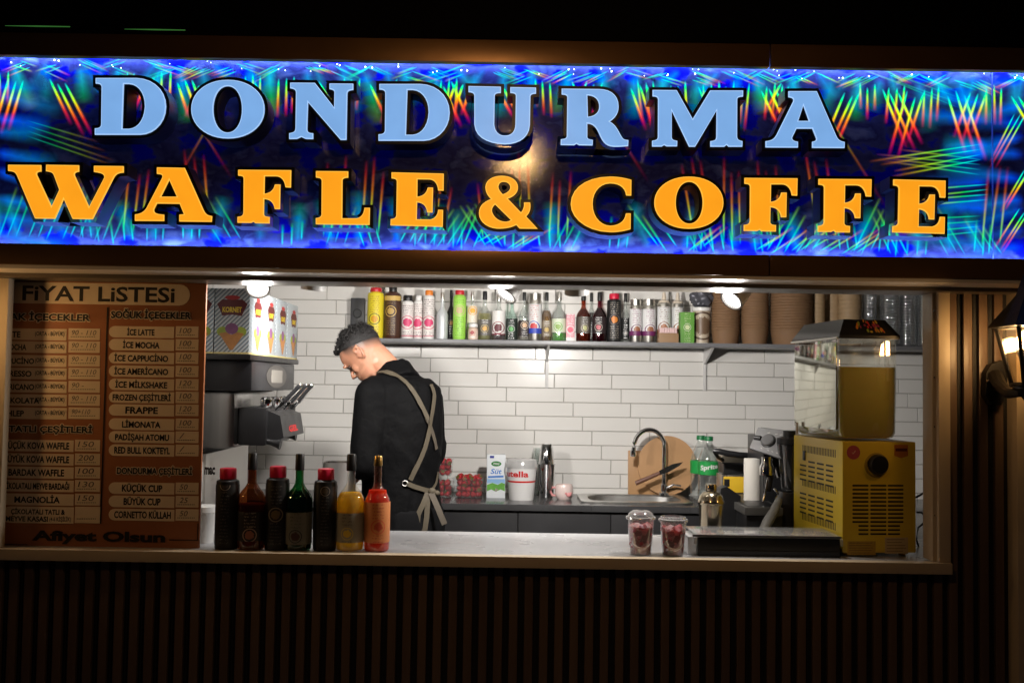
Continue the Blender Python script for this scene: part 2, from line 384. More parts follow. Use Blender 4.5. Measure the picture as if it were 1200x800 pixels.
# edge LED light split by the film, painted as glowing rainbow strips
def streak_mat():
    m = bpy.data.materials.new('prismatic_streak'); m.use_nodes = True; nt = m.node_tree; nt.nodes.clear(); N = nt.nodes.new; L = nt.links.new
    uv = N('ShaderNodeUVMap'); uv.uv_map = 'UV'; s = N('ShaderNodeSeparateXYZ'); L(uv.outputs[0], s.inputs[0])
    at_ = N('ShaderNodeAttribute'); at_.attribute_name = 'gain'
    cr = N('ShaderNodeValToRGB'); L(s.outputs[1], cr.inputs[0]); e = cr.color_ramp.elements
    e[0].position = 0; e[0].color = (.0, .05, 1, 1); e[1].position = 1; e[1].color = (.25, .0, .12, 1)
    for p, c in ((.14, (0, .75, 1, 1)), (.28, (0, 1, .12, 1)), (.42, (.55, .9, 0, 1)), (.55, (1, .3, 0, 1)), (.7, (1, .03, .02, 1)), (.85, (.6, .0, .12, 1))):
        q = e.new(p); q.color = c
    def ma(op, a, bb=None):
        n = N('ShaderNodeMath'); n.operation = op
        for i, v in enumerate((a, bb)):
            if v is None: continue
            if isinstance(v, (int, float)): n.inputs[i].default_value = v
            else: L(v, n.inputs[i])
        return n.outputs[0]
    u = ma('ABSOLUTE', ma('SUBTRACT', ma('MULTIPLY', s.outputs[0], 2), 1)); au = ma('POWER', ma('SUBTRACT', 1, u), 1.5)
    v2 = s.outputs[2]
    tail = ma('MINIMUM', ma('MULTIPLY', at_.outputs['Vector'], 1), 1)
    sx2 = N('ShaderNodeSeparateXYZ'); L(at_.outputs['Vector'], sx2.inputs[0])
    fade = ma('MULTIPLY', ma('MINIMUM', ma('MULTIPLY', sx2.outputs[1], 7), 1), ma('POWER', ma('SUBTRACT', 1, sx2.outputs[1]), .9))
    al = ma('MULTIPLY', ma('MULTIPLY', au, fade), sx2.outputs[0])
    em = N('ShaderNodeEmission'); L(cr.outputs[0], em.inputs[0]); em.inputs[1].default_value = 1.9
    tr = N('ShaderNodeBsdfTransparent'); ad = N('ShaderNodeMixShader'); L(ma('MINIMUM', al, 1), ad.inputs[0]); L(tr.outputs[0], ad.inputs[1]); L(em.outputs[0], ad.inputs[2])
    o = N('ShaderNodeOutputMaterial'); L(ad.outputs[0], o.inputs[0]); return m
sg = bmesh.new(); uvl = sg.loops.layers.uv.new('UV'); gl = sg.loops.layers.float_vector.new('gain'); lay = [0]
def streak(px, py, ang, ln, wd=3.0, c0=0., c1=1., gain=1.):
    """ang in degrees clockwise from straight down in the picture plane of the panel"""
    lay[0] = (lay[0] + 1) % 40; Y = YF - .002 - lay[0] * .00006
    a = R(ang); dx, dy = -math.sin(a), math.cos(a); nx, ny = dy, -dx
    N_ = 6; prev = None
    for i in range(N_ + 1):
        t = i / N_; x, y = px + dx * ln * t, py + dy * ln * t; w = wd * (.55 + .6 * t) / 2
        A, B = at(x - nx * w, y - ny * w, Y), at(x + nx * w, y + ny * w, Y)
        cur = (sg.verts.new(A), sg.verts.new(B), t)
        if prev:
            f = sg.faces.new((prev[0], prev[1], cur[1], cur[0]))
            for l, (u, tt) in zip(f.loops, ((0, prev[2]), (1, prev[2]), (1, t), (0, t))):
                l[uvl].uv = (u, c0 + (c1 - c0) * tt); l[gl] = (gain, tt, 0)
        prev = cur
def tri(px, py, ang, ln, gap=9, **k):
    for i in range(3): streak(px + (i - 1) * gap + rnd.uniform(-1, 1), py + rnd.uniform(-4, 4), ang + rnd.uniform(-2, 2), ln * rnd.uniform(.85, 1.1), **k)
def ytop(x): return 64 + x * .0158
def ybot(x): return 284 + x * .0158
x = -14; alt = 0
while x < 1190:
    yt = ytop(x)
    # broad faint fans, then short flat glints at the edge, then triple rays
    streak(x + rnd.uniform(-12, 12), yt + 12, rnd.uniform(-24, 24), rnd.uniform(40, 72), 28, .06, rnd.choice((.2, .32, .44)), rnd.uniform(.18, .4))
    streak(x + rnd.uniform(-18, 18), yt + 6, rnd.uniform(-50, 50), rnd.uniform(30, 50), 20, .04, rnd.choice((.14, .24)), rnd.uniform(.2, .4))
    for _ in range(2):
        tri(x + rnd.uniform(-10, 10), yt + rnd.uniform(5, 15), rnd.choice((-72, 70, -66, 64)), rnd.uniform(20, 36), 4, wd=3.2, c0=.12, c1=rnd.choice((.3, .5, .75)), gain=rnd.uniform(.4, .8))
    b = rnd.uniform(1.1, 1.7); long_ = 1.35 if (x < 100 or x > 960) else 1
    alt += 1
    if rnd.random() < .78:
        if alt % 2: tri(x + 6, yt + rnd.uniform(24, 32), rnd.uniform(-30, -18), rnd.uniform(46, 66) * long_, rnd.uniform(8, 11), wd=6.4, c0=.16, c1=.95, gain=b)
        else: tri(x - 4, yt + rnd.uniform(22, 30), rnd.uniform(15, 28), rnd.uniform(40, 58) * long_, rnd.uniform(8, 10), wd=6.2, c0=.16, c1=.95, gain=b)
    if rnd.random() < .45: tri(x + 14, yt + 20, rnd.uniform(-6, 6), rnd.uniform(36, 56), 9, wd=5.6, c0=.16, c1=.85, gain=b * .8)
    if rnd.random() < .15: streak(x + 10, yt + 60, rnd.choice((-32, 30)), rnd.uniform(90, 130), 6, .3, .9, .12)
    x += rnd.uniform(33, 42)
x = -6
while x < 1185:
    yb = ybot(x)
    streak(x + rnd.uniform(-12, 12), yb - 4, 180 + rnd.uniform(-24, 24), rnd.uniform(36, 66), 26, .05, rnd.choice((.16, .24)), rnd.uniform(.15, .36))
    if rnd.random() < .7: tri(x, yb - rnd.uniform(2, 6), 180 + rnd.uniform(-8, 8), rnd.uniform(24, 40), rnd.uniform(8, 12), wd=5.0, c0=.12, c1=.30, gain=rnd.uniform(.4, .75))
    if rnd.random() < .45: tri(x + 14, yb - 4, 180 + rnd.choice((-1, 1)) * rnd.uniform(18, 36), rnd.uniform(42, 70), 10, wd=5.0, c0=.12, c1=.4, gain=rnd.uniform(.35, .65))
    if rnd.random() < .34: tri(x + 10, yb - 14, 180 + rnd.uniform(-12, 12), rnd.uniform(70, 110), 10, wd=5.4, c0=.22, c1=.8, gain=.45)
    if rnd.random() < .2: tri(x, yb - 4, 180 + rnd.choice((-62, 58, 52)), rnd.uniform(40, 60), 9, wd=4.6, c0=.14, c1=.75, gain=.55)
    x += rnd.uniform(32, 46)
for (px, py, ang, ln, gn) in ((1150, 178, 80, 130, .6), (1150, 196, 97, 120, .35), (1158, 225, 84, 110, .55), (1150, 262, 86, 120, .4), 
                              (1125, 118, 110, 190, .2), (30, 150, -72, 110, .14)):
    for i in range(4): streak(px, py + (i - 1.5) * 6, ang + rnd.uniform(-2, 2), ln * rnd.uniform(.8, 1.1), 4, .12, .62, gn)
for y in range(96, 300, 22):
    for sx, an in ((1158, 88), (1200, 86), (-6, -86)): streak(sx, y + rnd.uniform(-8, 8), an + rnd.uniform(-14, 14), rnd.uniform(50, 110), 30, 0, rnd.choice((.04, .09, .14)), rnd.uniform(.25, .5))  # wide blue glows painted in place of LED light at the ends
for (px, py, ang, ln) in ((1196, 130, 28, 70), (1206, 195, 30, 60), (1202, 245, 32, 60)): tri(px, py, ang, ln, 6, wd=4, c0=.1, c1=.9, gain=1)
me = bpy.data.meshes.new('painted_led_rays'); sg.transform(WM[sign].inverted()); sg.to_mesh(me); sg.free(); me.materials.append(streak_mat())
o = link(bpy.data.objects.new('painted_led_rays', me)); o.parent = sign
# LED strips along the edges and the light they give
ledm = M('led_glint', (.8, .85, 1), .3, emit=(.55, .72, 1), es=9)
stripm = M('led_tape', (.03, .035, .08), .4)
g = G(); g.ell((0, 0, 0), (.0026,) * 3, 8, 5); chip = g.put('led_glint', ledm, sign, local=True)  # glowing dots painted for the LED reflections in the film
x = -14; first = True
while x < 1200:
    for _ in range(rnd.choice((2, 3, 3))):
        dx, dy = rnd.uniform(-12, 12), rnd.uniform(3, 14) if rnd.random() < .7 else 2
        c2 = chip if first else chip.copy()
        if not first: link(c2); c2.parent = sign
        first = False; k_ = rnd.choice((.45, .6, .9)); c2.location = at(x + dx, ytop(x + dx) + dy, YF - .006) - Vector((0, YF, Z_SB)); c2.scale = (k_,) * 3
    x += rnd.uniform(33, 42)
g = G(); g.box((-3, YF - .03, Z_ST + .010), (3, YF - .018, Z_ST + .013)); g.box((-3, YF - .03, Z_SB - .013), (3, YF - .018, Z_SB - .010)); g.put('led_strip', stripm, sign)
def area(name, loc, size, sy, rot, power, col):
    d = bpy.data.lights.new(name, 'AREA'); d.shape = 'RECTANGLE'; d.size = size; d.size_y = sy; d.energy = power; d.color = col
    o = link(bpy.data.objects.new(name, d)); o.location = loc; o.rotation_euler = rot; return o
LC = (.20, .33, 1.0)
area('led_light', (0, YF - .017, Z_ST + .003), 6, .006, (R(20), 0, 0), 27, LC)
area('led_light', (0, YF - .017, Z_SB - .003), 6, .006, (R(160), 0, 0), 16, LC)
g = G(); xs = xat(1162, YF, 190); g.box((xs, YF - .004, zat(297, YF)), (xs + .004, YF - .0005, zat(72, YF)), .0008); g.put('panel_joint', M('joint_blue', (.05, .07, .22), .4, emit=(.02, .05, .5), es=.35), sign)  # faint blue glow put into the joint itself

# letters, traced on the plane of their faces
def bez(p0, p1, p2, p3, n=7):
    return [tuple(((1 - t) ** 3 * a + 3 * (1 - t) ** 2 * t * b + 3 * (1 - t) * t * t * c + t ** 3 * d) for a, b, c, d in zip(p0, p1, p2, p3)) for t in [i / n for i in range(1, n + 1)]]
def path(s):
    out = []; tok = s.split(); i = 0; cur = None
    def P(k): a = tok[k].lstrip('MLC').split(','); return (float(a[0]), float(a[1]))
    while i < len(tok):
        c = tok[i][0]
        if c in 'ML' or c.isdigit(): cur = P(i); out.append(cur); i += 1
        elif c == 'C': q = bez(cur, P(i), P(i + 1), P(i + 2)); out += q; cur = q[-1]; i += 3
    return out
def oval(cx, cy, rx, ry, n=44): return [(cx + rx * math.copysign(abs(math.cos(2 * PI * i / n)) ** .96, math.cos(2 * PI * i / n)), cy + ry * math.copysign(abs(math.sin(2 * PI * i / n)) ** .96, math.sin(2 * PI * i / n))) for i in range(n)]
def area2(p): return sum(p[i][0] * p[(i + 1) % len(p)][1] - p[(i + 1) % len(p)][0] * p[i][1] for i in range(len(p))) / 2
def offset(poly, d):
    n = len(poly); out = []
    for i in range(n):
        a, b, c = Vector(poly[i - 1]), Vector(poly[i]), Vector(poly[(i + 1) % n])
        e1 = (b - a); e2 = (c - b)
        if e1.length < 1e-7 or e2.length < 1e-7: continue
        e1.normalize(); e2.normalize(); n1 = Vector((e1.y, -e1.x)); n2 = Vector((e2.y, -e2.x)); m = n1 + n2
        if m.length < .2: out.append(tuple(b + n1 * d)); continue
        m.normalize(); k = d / max(.45, m.dot(n1)); out.append(tuple(b + m * k))
    return out
GL = {
 'D': ('120,115 L600,115 C800,120 945,260 945,450 C945,640 800,780 640,780 L110,780 L110,705 C165,705 185,690 185,650 L190,230 C190,195 170,180 120,180', ['450,185 L510,185 C620,190 700,300 697,450 C690,610 610,705 510,710 L432,710']),
 'N': ('200,120 L490,122 L715,410 L718,240 C718,215 705,200 660,195 L660,130 L940,132 L940,205 C885,208 872,220 870,250 L860,790 L790,790 L410,350 L400,660 C400,700 420,712 470,712 L470,780 L380,778 L330,755 L280,778 L188,780 L188,712 C240,705 260,695 262,655 L268,240 C268,205 245,190 200,185', []),
 'U': ('190,110 L570,118 L570,190 C515,190 500,200 498,225 L492,560 C500,650 550,690 615,690 C690,690 735,650 740,560 L745,225 C745,200 725,190 680,190 L680,122 L982,128 L982,198 C930,200 918,210 916,235 L910,560 C905,720 770,792 615,792 C430,785 270,720 258,560 L258,230 C258,195 240,182 190,180', []),
 'R': ('182,90 L620,95 C760,95 850,170 850,300 C850,390 800,440 745,475 C830,520 850,600 890,660 C905,682 920,690 965,692 L962,762 C900,768 850,772 790,770 C690,765 660,700 630,640 C600,570 570,500 483,498 L483,660 C490,682 510,685 548,690 L545,755 L385,752 L355,735 L330,752 L170,750 L172,682 C225,680 240,670 242,640 L248,190 C245,165 225,160 182,158', ['483,168 L500,168 C580,175 622,225 622,300 C620,370 570,415 490,420']),
 'M': ('98,105 L380,108 L568,445 L772,112 L1160,112 L1158,182 C1100,185 1092,195 1090,220 L1088,650 C1092,690 1110,695 1152,705 L1150,770 L990,770 L965,748 L940,770 L775,770 L775,705 C830,700 842,690 845,650 L848,345 L597,770 L525,770 L322,345 L322,660 C328,690 345,695 388,702 L385,765 L260,765 L235,750 L205,768 L92,768 L92,700 C140,695 158,685 160,650 L162,220 C160,190 145,180 98,180', []),
 'A': ('440,120 L772,120 L1000,640 C1020,690 1045,705 1100,715 L1098,785 L718,783 L718,712 C760,705 770,690 765,670 L720,558 L535,558 L485,660 C480,690 500,705 552,712 L552,780 L172,778 L172,705 C235,700 270,685 300,630 L495,240 C505,210 490,195 440,190', ['615,285 L555,468 L680,468']),
 'W': ('75,65 L385,68 L385,128 C350,128 340,140 345,160 L483,455 L555,300 L505,165 C495,140 475,130 430,125 L432,65 L740,70 L740,130 C705,132 695,145 700,165 L835,460 L975,190 C985,160 960,140 880,132 L880,75 L1158,78 L1158,138 C1110,140 1090,150 1070,180 L868,575 L680,572 L597,385 L515,570 L328,568 L160,170 C145,135 125,125 75,122', []),
 'a': ('388,112 L715,118 L930,600 C955,655 975,675 1035,682 L1030,750 L650,745 L650,665 L705,660 L655,538 L388,535 L355,600 C345,645 380,660 472,665 L472,740 L130,738 L130,662 C190,658 230,640 265,590 L450,235 C460,200 445,190 388,188', ['533,258 L435,455 L622,455']),
 'F': ('240,90 L862,95 L858,298 L795,295 C785,210 740,165 680,165 L552,165 L548,370 C610,365 660,330 670,262 L735,262 L730,550 L668,550 C660,480 620,435 545,432 L542,610 C548,635 565,640 610,642 L608,718 L440,715 L418,697 L390,712 L232,710 L232,640 C280,638 300,625 302,590 L305,195 C303,165 285,160 240,158', []),
 'L': ('202,105 L580,108 L580,182 C530,182 515,195 513,215 L510,658 L680,658 C740,645 765,600 770,535 L835,535 L830,735 L200,728 L200,655 C245,652 265,640 267,610 L270,225 C270,195 250,182 202,180', []),
 'E': ('188,70 L800,85 L798,285 L733,282 C728,200 690,155 630,152 L492,150 L490,355 C560,350 600,310 612,248 L675,248 L668,540 L605,538 C600,470 560,425 488,420 L483,620 L640,622 C700,610 730,570 733,508 L792,510 L788,708 L175,690 L178,618 C225,612 242,600 243,570 L250,180 C248,150 230,142 188,140', []),
 '&': ('480,110 C590,110 670,165 670,245 C670,310 625,350 550,378 L705,540 C735,505 745,465 740,422 L812,422 C825,490 810,545 765,585 L900,730 L690,728 L650,685 C590,720 500,732 420,728 C300,718 212,640 212,550 C212,460 270,415 355,382 C310,340 288,295 288,240 C290,165 370,110 480,110', ['500,180 C550,180 580,210 580,245 C580,280 545,310 492,328 C455,290 440,260 440,235 C445,200 465,182 500,180', '402,445 C375,470 362,490 365,525 C380,590 440,645 520,648 C545,648 570,640 588,628']),
 'C': ('700,70 C790,70 870,85 950,108 L948,292 L888,290 C880,200 810,148 700,148 C580,150 495,250 495,390 C495,540 590,645 705,645 C810,640 875,590 885,500 L942,500 L940,685 C860,710 780,722 700,720 C430,715 238,560 238,390 C238,200 430,72 700,70', []),
}
SIGN = [('D', 100, 80), ('O', 210, 85), ('N', 320, 85), ('D', 432.5, 87), ('U', 530, 90), ('R', 640, 95), ('M', 755, 95), ('A', 880, 95),
        ('W', 0, 185), ('a', 145, 185), ('F', 255, 190), ('L', 350, 190), ('E', 440, 195), ('&', 540, 195), ('C', 645, 200), ('o', 750, 200), ('F', 848.5, 199.5), ('F', 935.3, 200.6), ('E', 1028.2, 203.2)]
YL = 3.20
bluef = M('blue_letter_face', (.12, .2, .35), .35, emit=(.20, .42, .80), es=.92)
orangef = M('orange_letter_face', (.4, .2, .02), .35, emit=(1.0, .36, .012), es=.95)
bluer = M('blue_letter_edge', (.3, .4, .55), .35, emit=(.38, .60, .95), es=.95)
oranger = M('orange_letter_edge', (.5, .3, .05), .35, emit=(1.0, .52, .06), es=.98)
for m_ in (bluef, orangef):
    nt = m_.node_tree; n_ = nt.nodes.new('ShaderNodeTexNoise'); n_.inputs['Scale'].default_value = 11; tc_ = nt.nodes.new('ShaderNodeTexCoord'); nt.links.new(tc_.outputs['Object'], n_.inputs[0])
    mr_ = nt.nodes.new('ShaderNodeMapRange'); s0 = nt.nodes['Principled BSDF'].inputs['Emission Strength'].default_value; mr_.inputs[1].default_value = .3; mr_.inputs[2].default_value = .7; mr_.inputs[3].default_value = s0 * .99; mr_.inputs[4].default_value = s0 * 1.09
    nt.links.new(n_.outputs[0], mr_.inputs[0]); nt.links.new(mr_.outputs[0], nt.nodes['Principled BSDF'].inputs['Emission Strength'])
blackl = M('letter_return', (.006, .006, .009), .35)
sidel = M('letter_side', (.035, .04, .075), .4)
def fill(polys, y0, y1):
    c = bpy.data.curves.new('l', 'CURVE'); c.dimensions = '2D'; c.fill_mode = 'BOTH'; c.extrude = abs(y1 - y0) / 2
    for p in polys:
        s = c.splines.new('POLY'); s.points.add(len(p) - 1); s.use_cyclic_u = True
        for q, (x, z) in zip(s.points, p): q.co = (x, z, 0, 1)
    o = link(bpy.data.objects.new('l', c)); dg = bpy.context.evaluated_depsgraph_get(); me = bpy.data.meshes.new_from_object(o.evaluated_get(dg))
    bpy.data.objects.remove(o); bpy.data.curves.remove(c)
    g = G(); vs = [g.v((v.co.x, (y0 + y1) / 2 - v.co.z, v.co.y)) for v in me.vertices]
    for p in me.polygons: g.f([vs[i] for i in p.vertices])
    bmesh.ops.remove_doubles(g.bm, verts=g.bm.verts[:], dist=1e-5); bpy.data.meshes.remove(me); return g
for idx, (ch, ox, oy) in enumerate(SIGN):
    if ch == 'O': raw = [oval(570, 430, 430, 343), oval(567, 432, 168, 272)]
    elif ch == 'o': raw = [oval(573, 375, 405, 305), oval(577, 375, 158, 245)]
    else: raw = [path(GL[ch][0])] + [path(h) for h in GL[ch][1]]
    sc = .125 if ch == 'W' else .1
    polys = []
    for k, p in enumerate(raw):
        w = [at(ox + x * sc, oy + y * sc, YL) for x, y in p]; w = [(v.x, v.z) for v in w]
        w = [q for i, q in enumerate(w) if (Vector(q) - Vector(w[i - 1])).length > 1e-4]
        if (area2(w) < 0) != (k > 0): w.reverse()
        polys.append(w)
    outer = [offset(p, .0105) for p in polys]
    g = fill(outer, YL + .004, YF - .012)
    for fc in g.bm.faces:
        fc.normal_update()
        fc.material_index = 0 if abs(fc.normal.y) > .7 else 1
    body = g.put('letter', [blackl, sidel], sign, ang=30)
    fill(polys, YL, YL + .0035).put('letter_edge', bluer if idx < 8 else oranger, body, ang=30)
    fill([offset(p, -.0030) for p in polys], YL - .0012, YL - .0003).put('letter_face', bluef if idx < 8 else orangef, body, ang=30)

# ------------------------------------------------------------------ lamps
def spotl(name, loc, target, power, col, cone=110, blend=.6, rad=.03):
    d = bpy.data.lights.new(name, 'SPOT'); d.energy = power; d.color = col; d.spot_size = R(cone); d.spot_blend = blend; d.shadow_soft_size = rad
    o = link(bpy.data.objects.new(name, d)); o.location = loc; o.rotation_euler = (Vector(target) - Vector(loc)).to_track_quat('-Z', 'Y').to_euler(); return o
lampw = M('spot_housing', (.62, .61, .6), .4)
lensm = M('lit_lens', (.9, .9, .9), .4, emit=(1, .95, .88), es=3.2)
ringm = M('lens_ring', (.5, .5, .5), .4, emit=(1, .96, .9), es=.5)
g = G(); g.box((-2.3, 3.48, 2.19), (2.3, 3.52, 2.215)); trk = g.put('light_track', lampw)
tag(trk, 'straight lighting track along the kiosk ceiling carrying all the spotlights', 'light track')
SP = [(302, 338, 3.50, (.12, -.9, -.75), 'spotlight head tilted to show its round lit lens, above the cone cartons', 15),
      (367, 340, 3.50, (-.12, .10, -1), 'white spotlight barrel pointing straight down, between the cartons and the barista', 80),
      (592, 346, 3.50, (-.62, -.42, -1), 'spotlight tilted left with an oval lit lens, above the middle of the bottle shelf', 38),
      (676, 344, 3.50, (.05, .35, -1), 'spotlight seen only as a rounded grey back, between the dark syrup bottles and the cans', 168),
      (857, 352, 3.50, (-.72, -.5, -.8), 'spotlight with an oval lit lens hanging before the kraft cup stacks', 46)]
for px, py, Y, d, lab, pw in SP:
    wallw = pw in (80, 168)
    c = at(px, py, Y); d = Vector(d).normalized(); t = T('spotlight', lab, 'spotlight', (c.x, 3.50, 2.187), 0, 'track spotlights in the kiosk')
    g = G(); g.lathe([(0, -.13), (.024, -.13), (.038, -.10), (.043, -.02), (.044, .0), (.0375, .001), (.037, -.006)], c, 24, d); g.put('lamp_housing', lampw, t)
    g = G(); g.lathe([(0, -.004), (.028, -.005), (.0365, -.006)], c, 24, d); g.put('lens', lensm, t)
    g = G()
    for k in range(22):
        a = 2 * PI * k / 22; q = d.to_track_quat('Z', 'Y').to_matrix(); g.ell(c + q @ Vector((.0325 * math.cos(a), .0325 * math.sin(a), -.003)), (.0022,) * 3, 6, 4)
    g.put('lens_ring', M('lens_ring_dark', (.2, .2, .2), .5), t)
    g = G(); j = c - d * .12; g.tube([j, Vector((c.x, 3.50, 2.15)), Vector((c.x, 3.50, 2.187))], .012, 8); g.put('lamp_arm', lampw, t)
    spotl('spot_light', c + d * .02, c + (Vector((0, .9, -.27)) if wallw else d * .3), pw * .66, (1, .955, .90), 138 if wallw else 165, .6, .05)

LW = (1.0, .62, .28); PW = (1.0, .57, .24)
# pendant lantern over the customers, behind the photographer's view
t = T('pendant_lamp', 'warm pendant lamp hanging from the canopy before the sign', 'lamp', (0.02, 1.5, 2.85))
g = G(); g.tube([(.02, 1.5, 3.6), (.02, 1.5, 2.95)], .006); g.lathe([(.02, 2.98), (.03, 2.95), (.12, 2.86), (.118, 2.86), (.028, 2.94)], (.02, 1.5, 0), 24); g.put('lamp_shade', blackm, t)
g = G(); g.ell((.02, 1.5, 2.83), (.035, .035, .045)); g.put('bulb', M('warm_bulb', (.8, .6, .4), .4, emit=LW, es=12), t)
spotl('pendant_light', (.02, 1.5, 2.78), (.15, 3.3, 1.9), 22, PW, 135, 1.0, .03)

# wall lantern at the right edge
wl = T('wall_lantern', 'black wall lantern with glass panes lit by a warm bulb, right of the window', 'lantern', (xat(1162, YF, 445), YF + .01, zat(470, YF)))
iron = M('black_iron', (.012, .011, .010), .38, .3, var=.2, vs=30, bump=.1, bs=40)
def P(px, py, Y): return at(px, py, Y)
g = G(); pl = [P(x, y, YF + .016) for x, y in ((1150, 437), (1156, 427), (1171, 422), (1174, 430), (1174, 460), (1168, 474), (1156, 474), (1149, 462))]
g.prism(pl, (0, -.035, 0)); g.put('wall_plate', iron, wl)
g = G(); g.lathe([(0, .008), (.004, .006), (.006, 0)], P(1158, 446, YF - .021), 10, (0, -1, 0)); g.put('screw', chrome, wl)
YLN = 3.05
g = G(); g.tube([P(1166, 440, YF - .02), P(1172, 452, YF - .07), P(1182, 461, YLN + .06), P(1196, 460, YLN), P(1205, 462, YLN)], [.024, .022, .016, .013, .013], 10); g.ell(P(1196, 459, YLN), (.012,) * 3); g.put('bracket_arm', iron, wl)
cx = xat(1207, YLN, 400)
def ring4(r, z): return [(cx - r, YLN - r, z), (cx + r, YLN - r, z), (cx + r, YLN + r, z), (cx - r, YLN + r, z)]
z_top, z_bot = zat(383, YLN, 1200), zat(451, YLN, 1200); rt, rb = .070, .038
g = G(); g.lathe([(0, z_top + .17), (.02, z_top + .16), (.04, z_top + .10), (.115, z_top + .014), (.126, z_top), (.10, z_top - .004)], (cx, YLN, 0), 4); g.put('roof', iron, wl, ang=20)
g = G(); A, B = ring4(rt, z_top), ring4(rb, z_bot)
for i in range(4): g.tube([A[i], B[i]], .0065, 6); g.tube([B[i], B[(i + 1) % 4]], .009, 6); g.tube([A[i], A[(i + 1) % 4]], .006, 6)
g.lathe([(.0, z_bot - .06), (.012, z_bot - .055), (.03, z_bot - .03), (.05, z_bot - .012), (rb * 1.3, z_bot - .003), (0, z_bot)], (cx, YLN, 0), 12)
for dz in (-.07, -.085, -.1): g.ell((cx, YLN, z_bot + dz), (.016, .016, .011))
g.put('lantern_frame', iron, wl)
g = G(); A, B = ring4(rt - .004, z_top), ring4(rb - .004, z_bot)
for i in range(4): g.quad(A[i], A[(i + 1) % 4], B[(i + 1) % 4], B[i])
g.put('glass_pane', clear('lantern_glass', (1, .93, .8), .12, .12, dw=.01), wl)
zb_ = zat(409, YLN, 1200)
g = G(); g.lathe([(0, zb_ + .060), (.018, zb_ + .057), (.033, zb_ + .043), (.041, zb_ + .020), (.042, zb_ + .001), (0, zb_ + .001)], (cx, YLN, 0), 24); g.put('bulb', M('lantern_bulb', (1, .9, .7), .4, emit=LW, es=92), wl)
g = G(); g.lathe([(.040, zb_), (.03, zb_ - .03), (.016, zb_ - .055), (.016, z_bot + .001)], (cx, YLN, 0), 20); g.put('bulb_collar', white, wl)
# its twin beside the other jamb, just outside the picture: the same parts shifted along the wall
DX = xat(-165, YLN, 400) - cx
tw = wl.copy(); link(tw); tw.location = wl.location + Vector((DX, 0, 0)); tw['label'] = 'black wall lantern with glass panes lit by a warm bulb, left of the price board'
for ch in list(wl.children):
    c2 = ch.copy(); link(c2); c2.parent = tw
    if c2.name.startswith('bulb.'):
        c2.data = c2.data.copy(); c2.data.materials[0] = M('lantern_bulb_strong', (1, .9, .7), .4, emit=LW, es=200)

# ------------------------------------------------------------------ price board
YBD = 3.37
board = T('price_board', 'tall orange-brown price list board reading FİYAT LİSTESİ at the left of the window', 'price board', (xat(115, YBD), YBD, zat(643, YBD, 115)))
brown = M('board_print', (.34, .125, .05), .45, var=.15, vs=3); plate = M('board_plate', (.72, .58, .42), .5, var=.06, vs=8)
ink = M('board_ink', (.012, .008, .006), .5); pen = M('pen_ink', (.12, .09, .07), .6)
def pbox(g, x0, y0, x1, y1, Y, th, bev=0):
    cx, cy = (x0 + x1) / 2, (y0 + y1) / 2; c = at(cx, cy, Y); w, h = (x1 - x0) / F * Y, (y1 - y0) / F * Y
    g.box((c.x - w / 2, Y, c.z - h / 2), (c.x + w / 2, Y + th, c.z + h / 2), bev)
g = G(); pbox(g, -22, 318, 237.5, 643, YBD, .012, .002); g.put('panel', brown, board)
g = G(); pbox(g, -21, 319, 237, 642.5, YBD + .0122, .006, .001); g.put('backing', wallm, board)  # pale unseen back, added to lighten the reflection in the steel machine
def pill(g, x0, y0, x1, y1, Y, left=1, right=0):
    cx, cy = (x0 + x1) / 2, (y0 + y1) / 2; c = at(cx, cy, Y); w, h = (x1 - x0) / F * Y / 2, (y1 - y0) / F * Y / 2; pts = []
    def arc(sx):
        return [(c.x + sx * (w - h) + sx * h * math.cos(t), Y, c.z + h * math.sin(t)) for t in [PI / 2 - PI * i / 8 for i in range(9)]]
    a = arc(1) if right else [(c.x + w, Y, c.z + h), (c.x + w, Y, c.z - h)]
    b = arc(-1)[::-1] if left else [(c.x - w, Y, c.z - h), (c.x - w, Y, c.z + h)]
    g.prism(a + b, (0, .0012, 0))
yp = YBD - .0012; yt_ = YBD - .0018
g = G(); tx = Txt(); pn = Txt()
pill(g, -15, 331.5, 223, 356.5, yp, 1, 1); g.put('title_plate', plate, board); tx.px('FiYAT LiSTESi', 26, 335.5, 205, 353.5, yt_, .022)
g = G()
LR = [('LATTE', 391.5, 24, '90 - 110'), ('MOCHA', 406.5, 31, '90 - 110'), ('CAPPUCİNO', 422.5, 40, '90 - 110'), ('ESPRESSO', 437.5, 37, '90 - 110'), ('AMERICANO', 453, 40, '90 -'), ('SICAK ÇİKOLATA', 468.5, 46, '90 - 110'), ('SAHLEP', 484, 28, '90+110')]
def dots(x0, x1, y):
    n = int((x1 - x0) / 2.1)
    for i in range(n): pbox(dg_, x0 + i * 2.1, y - .45, x0 + i * 2.1 + 1.0, y + .45, yt_, .0004)
dg_ = G()
for nm, y, xe, pr in LR:
    pill(g, -12, y - 6.7, 78, y + 6.7, yp, 0); pill(g, 80.2, y - 6.7, 117, y + 6.7, yp, 0)
    tx.px(nm, xe - 5.0 * len(nm), y - 3.4, xe, y + 3.6, yt_, .03); tx.px('(ORTA - BÜYÜK)', 41, y - 2.6, 75.5, y + 3.4, yt_, .02)
    pn.px(pr, 84, y - 4.6, 84 + 3.6 * len(pr), y + 1, yt_, 0, .25); dots(83, 114, y + 3)
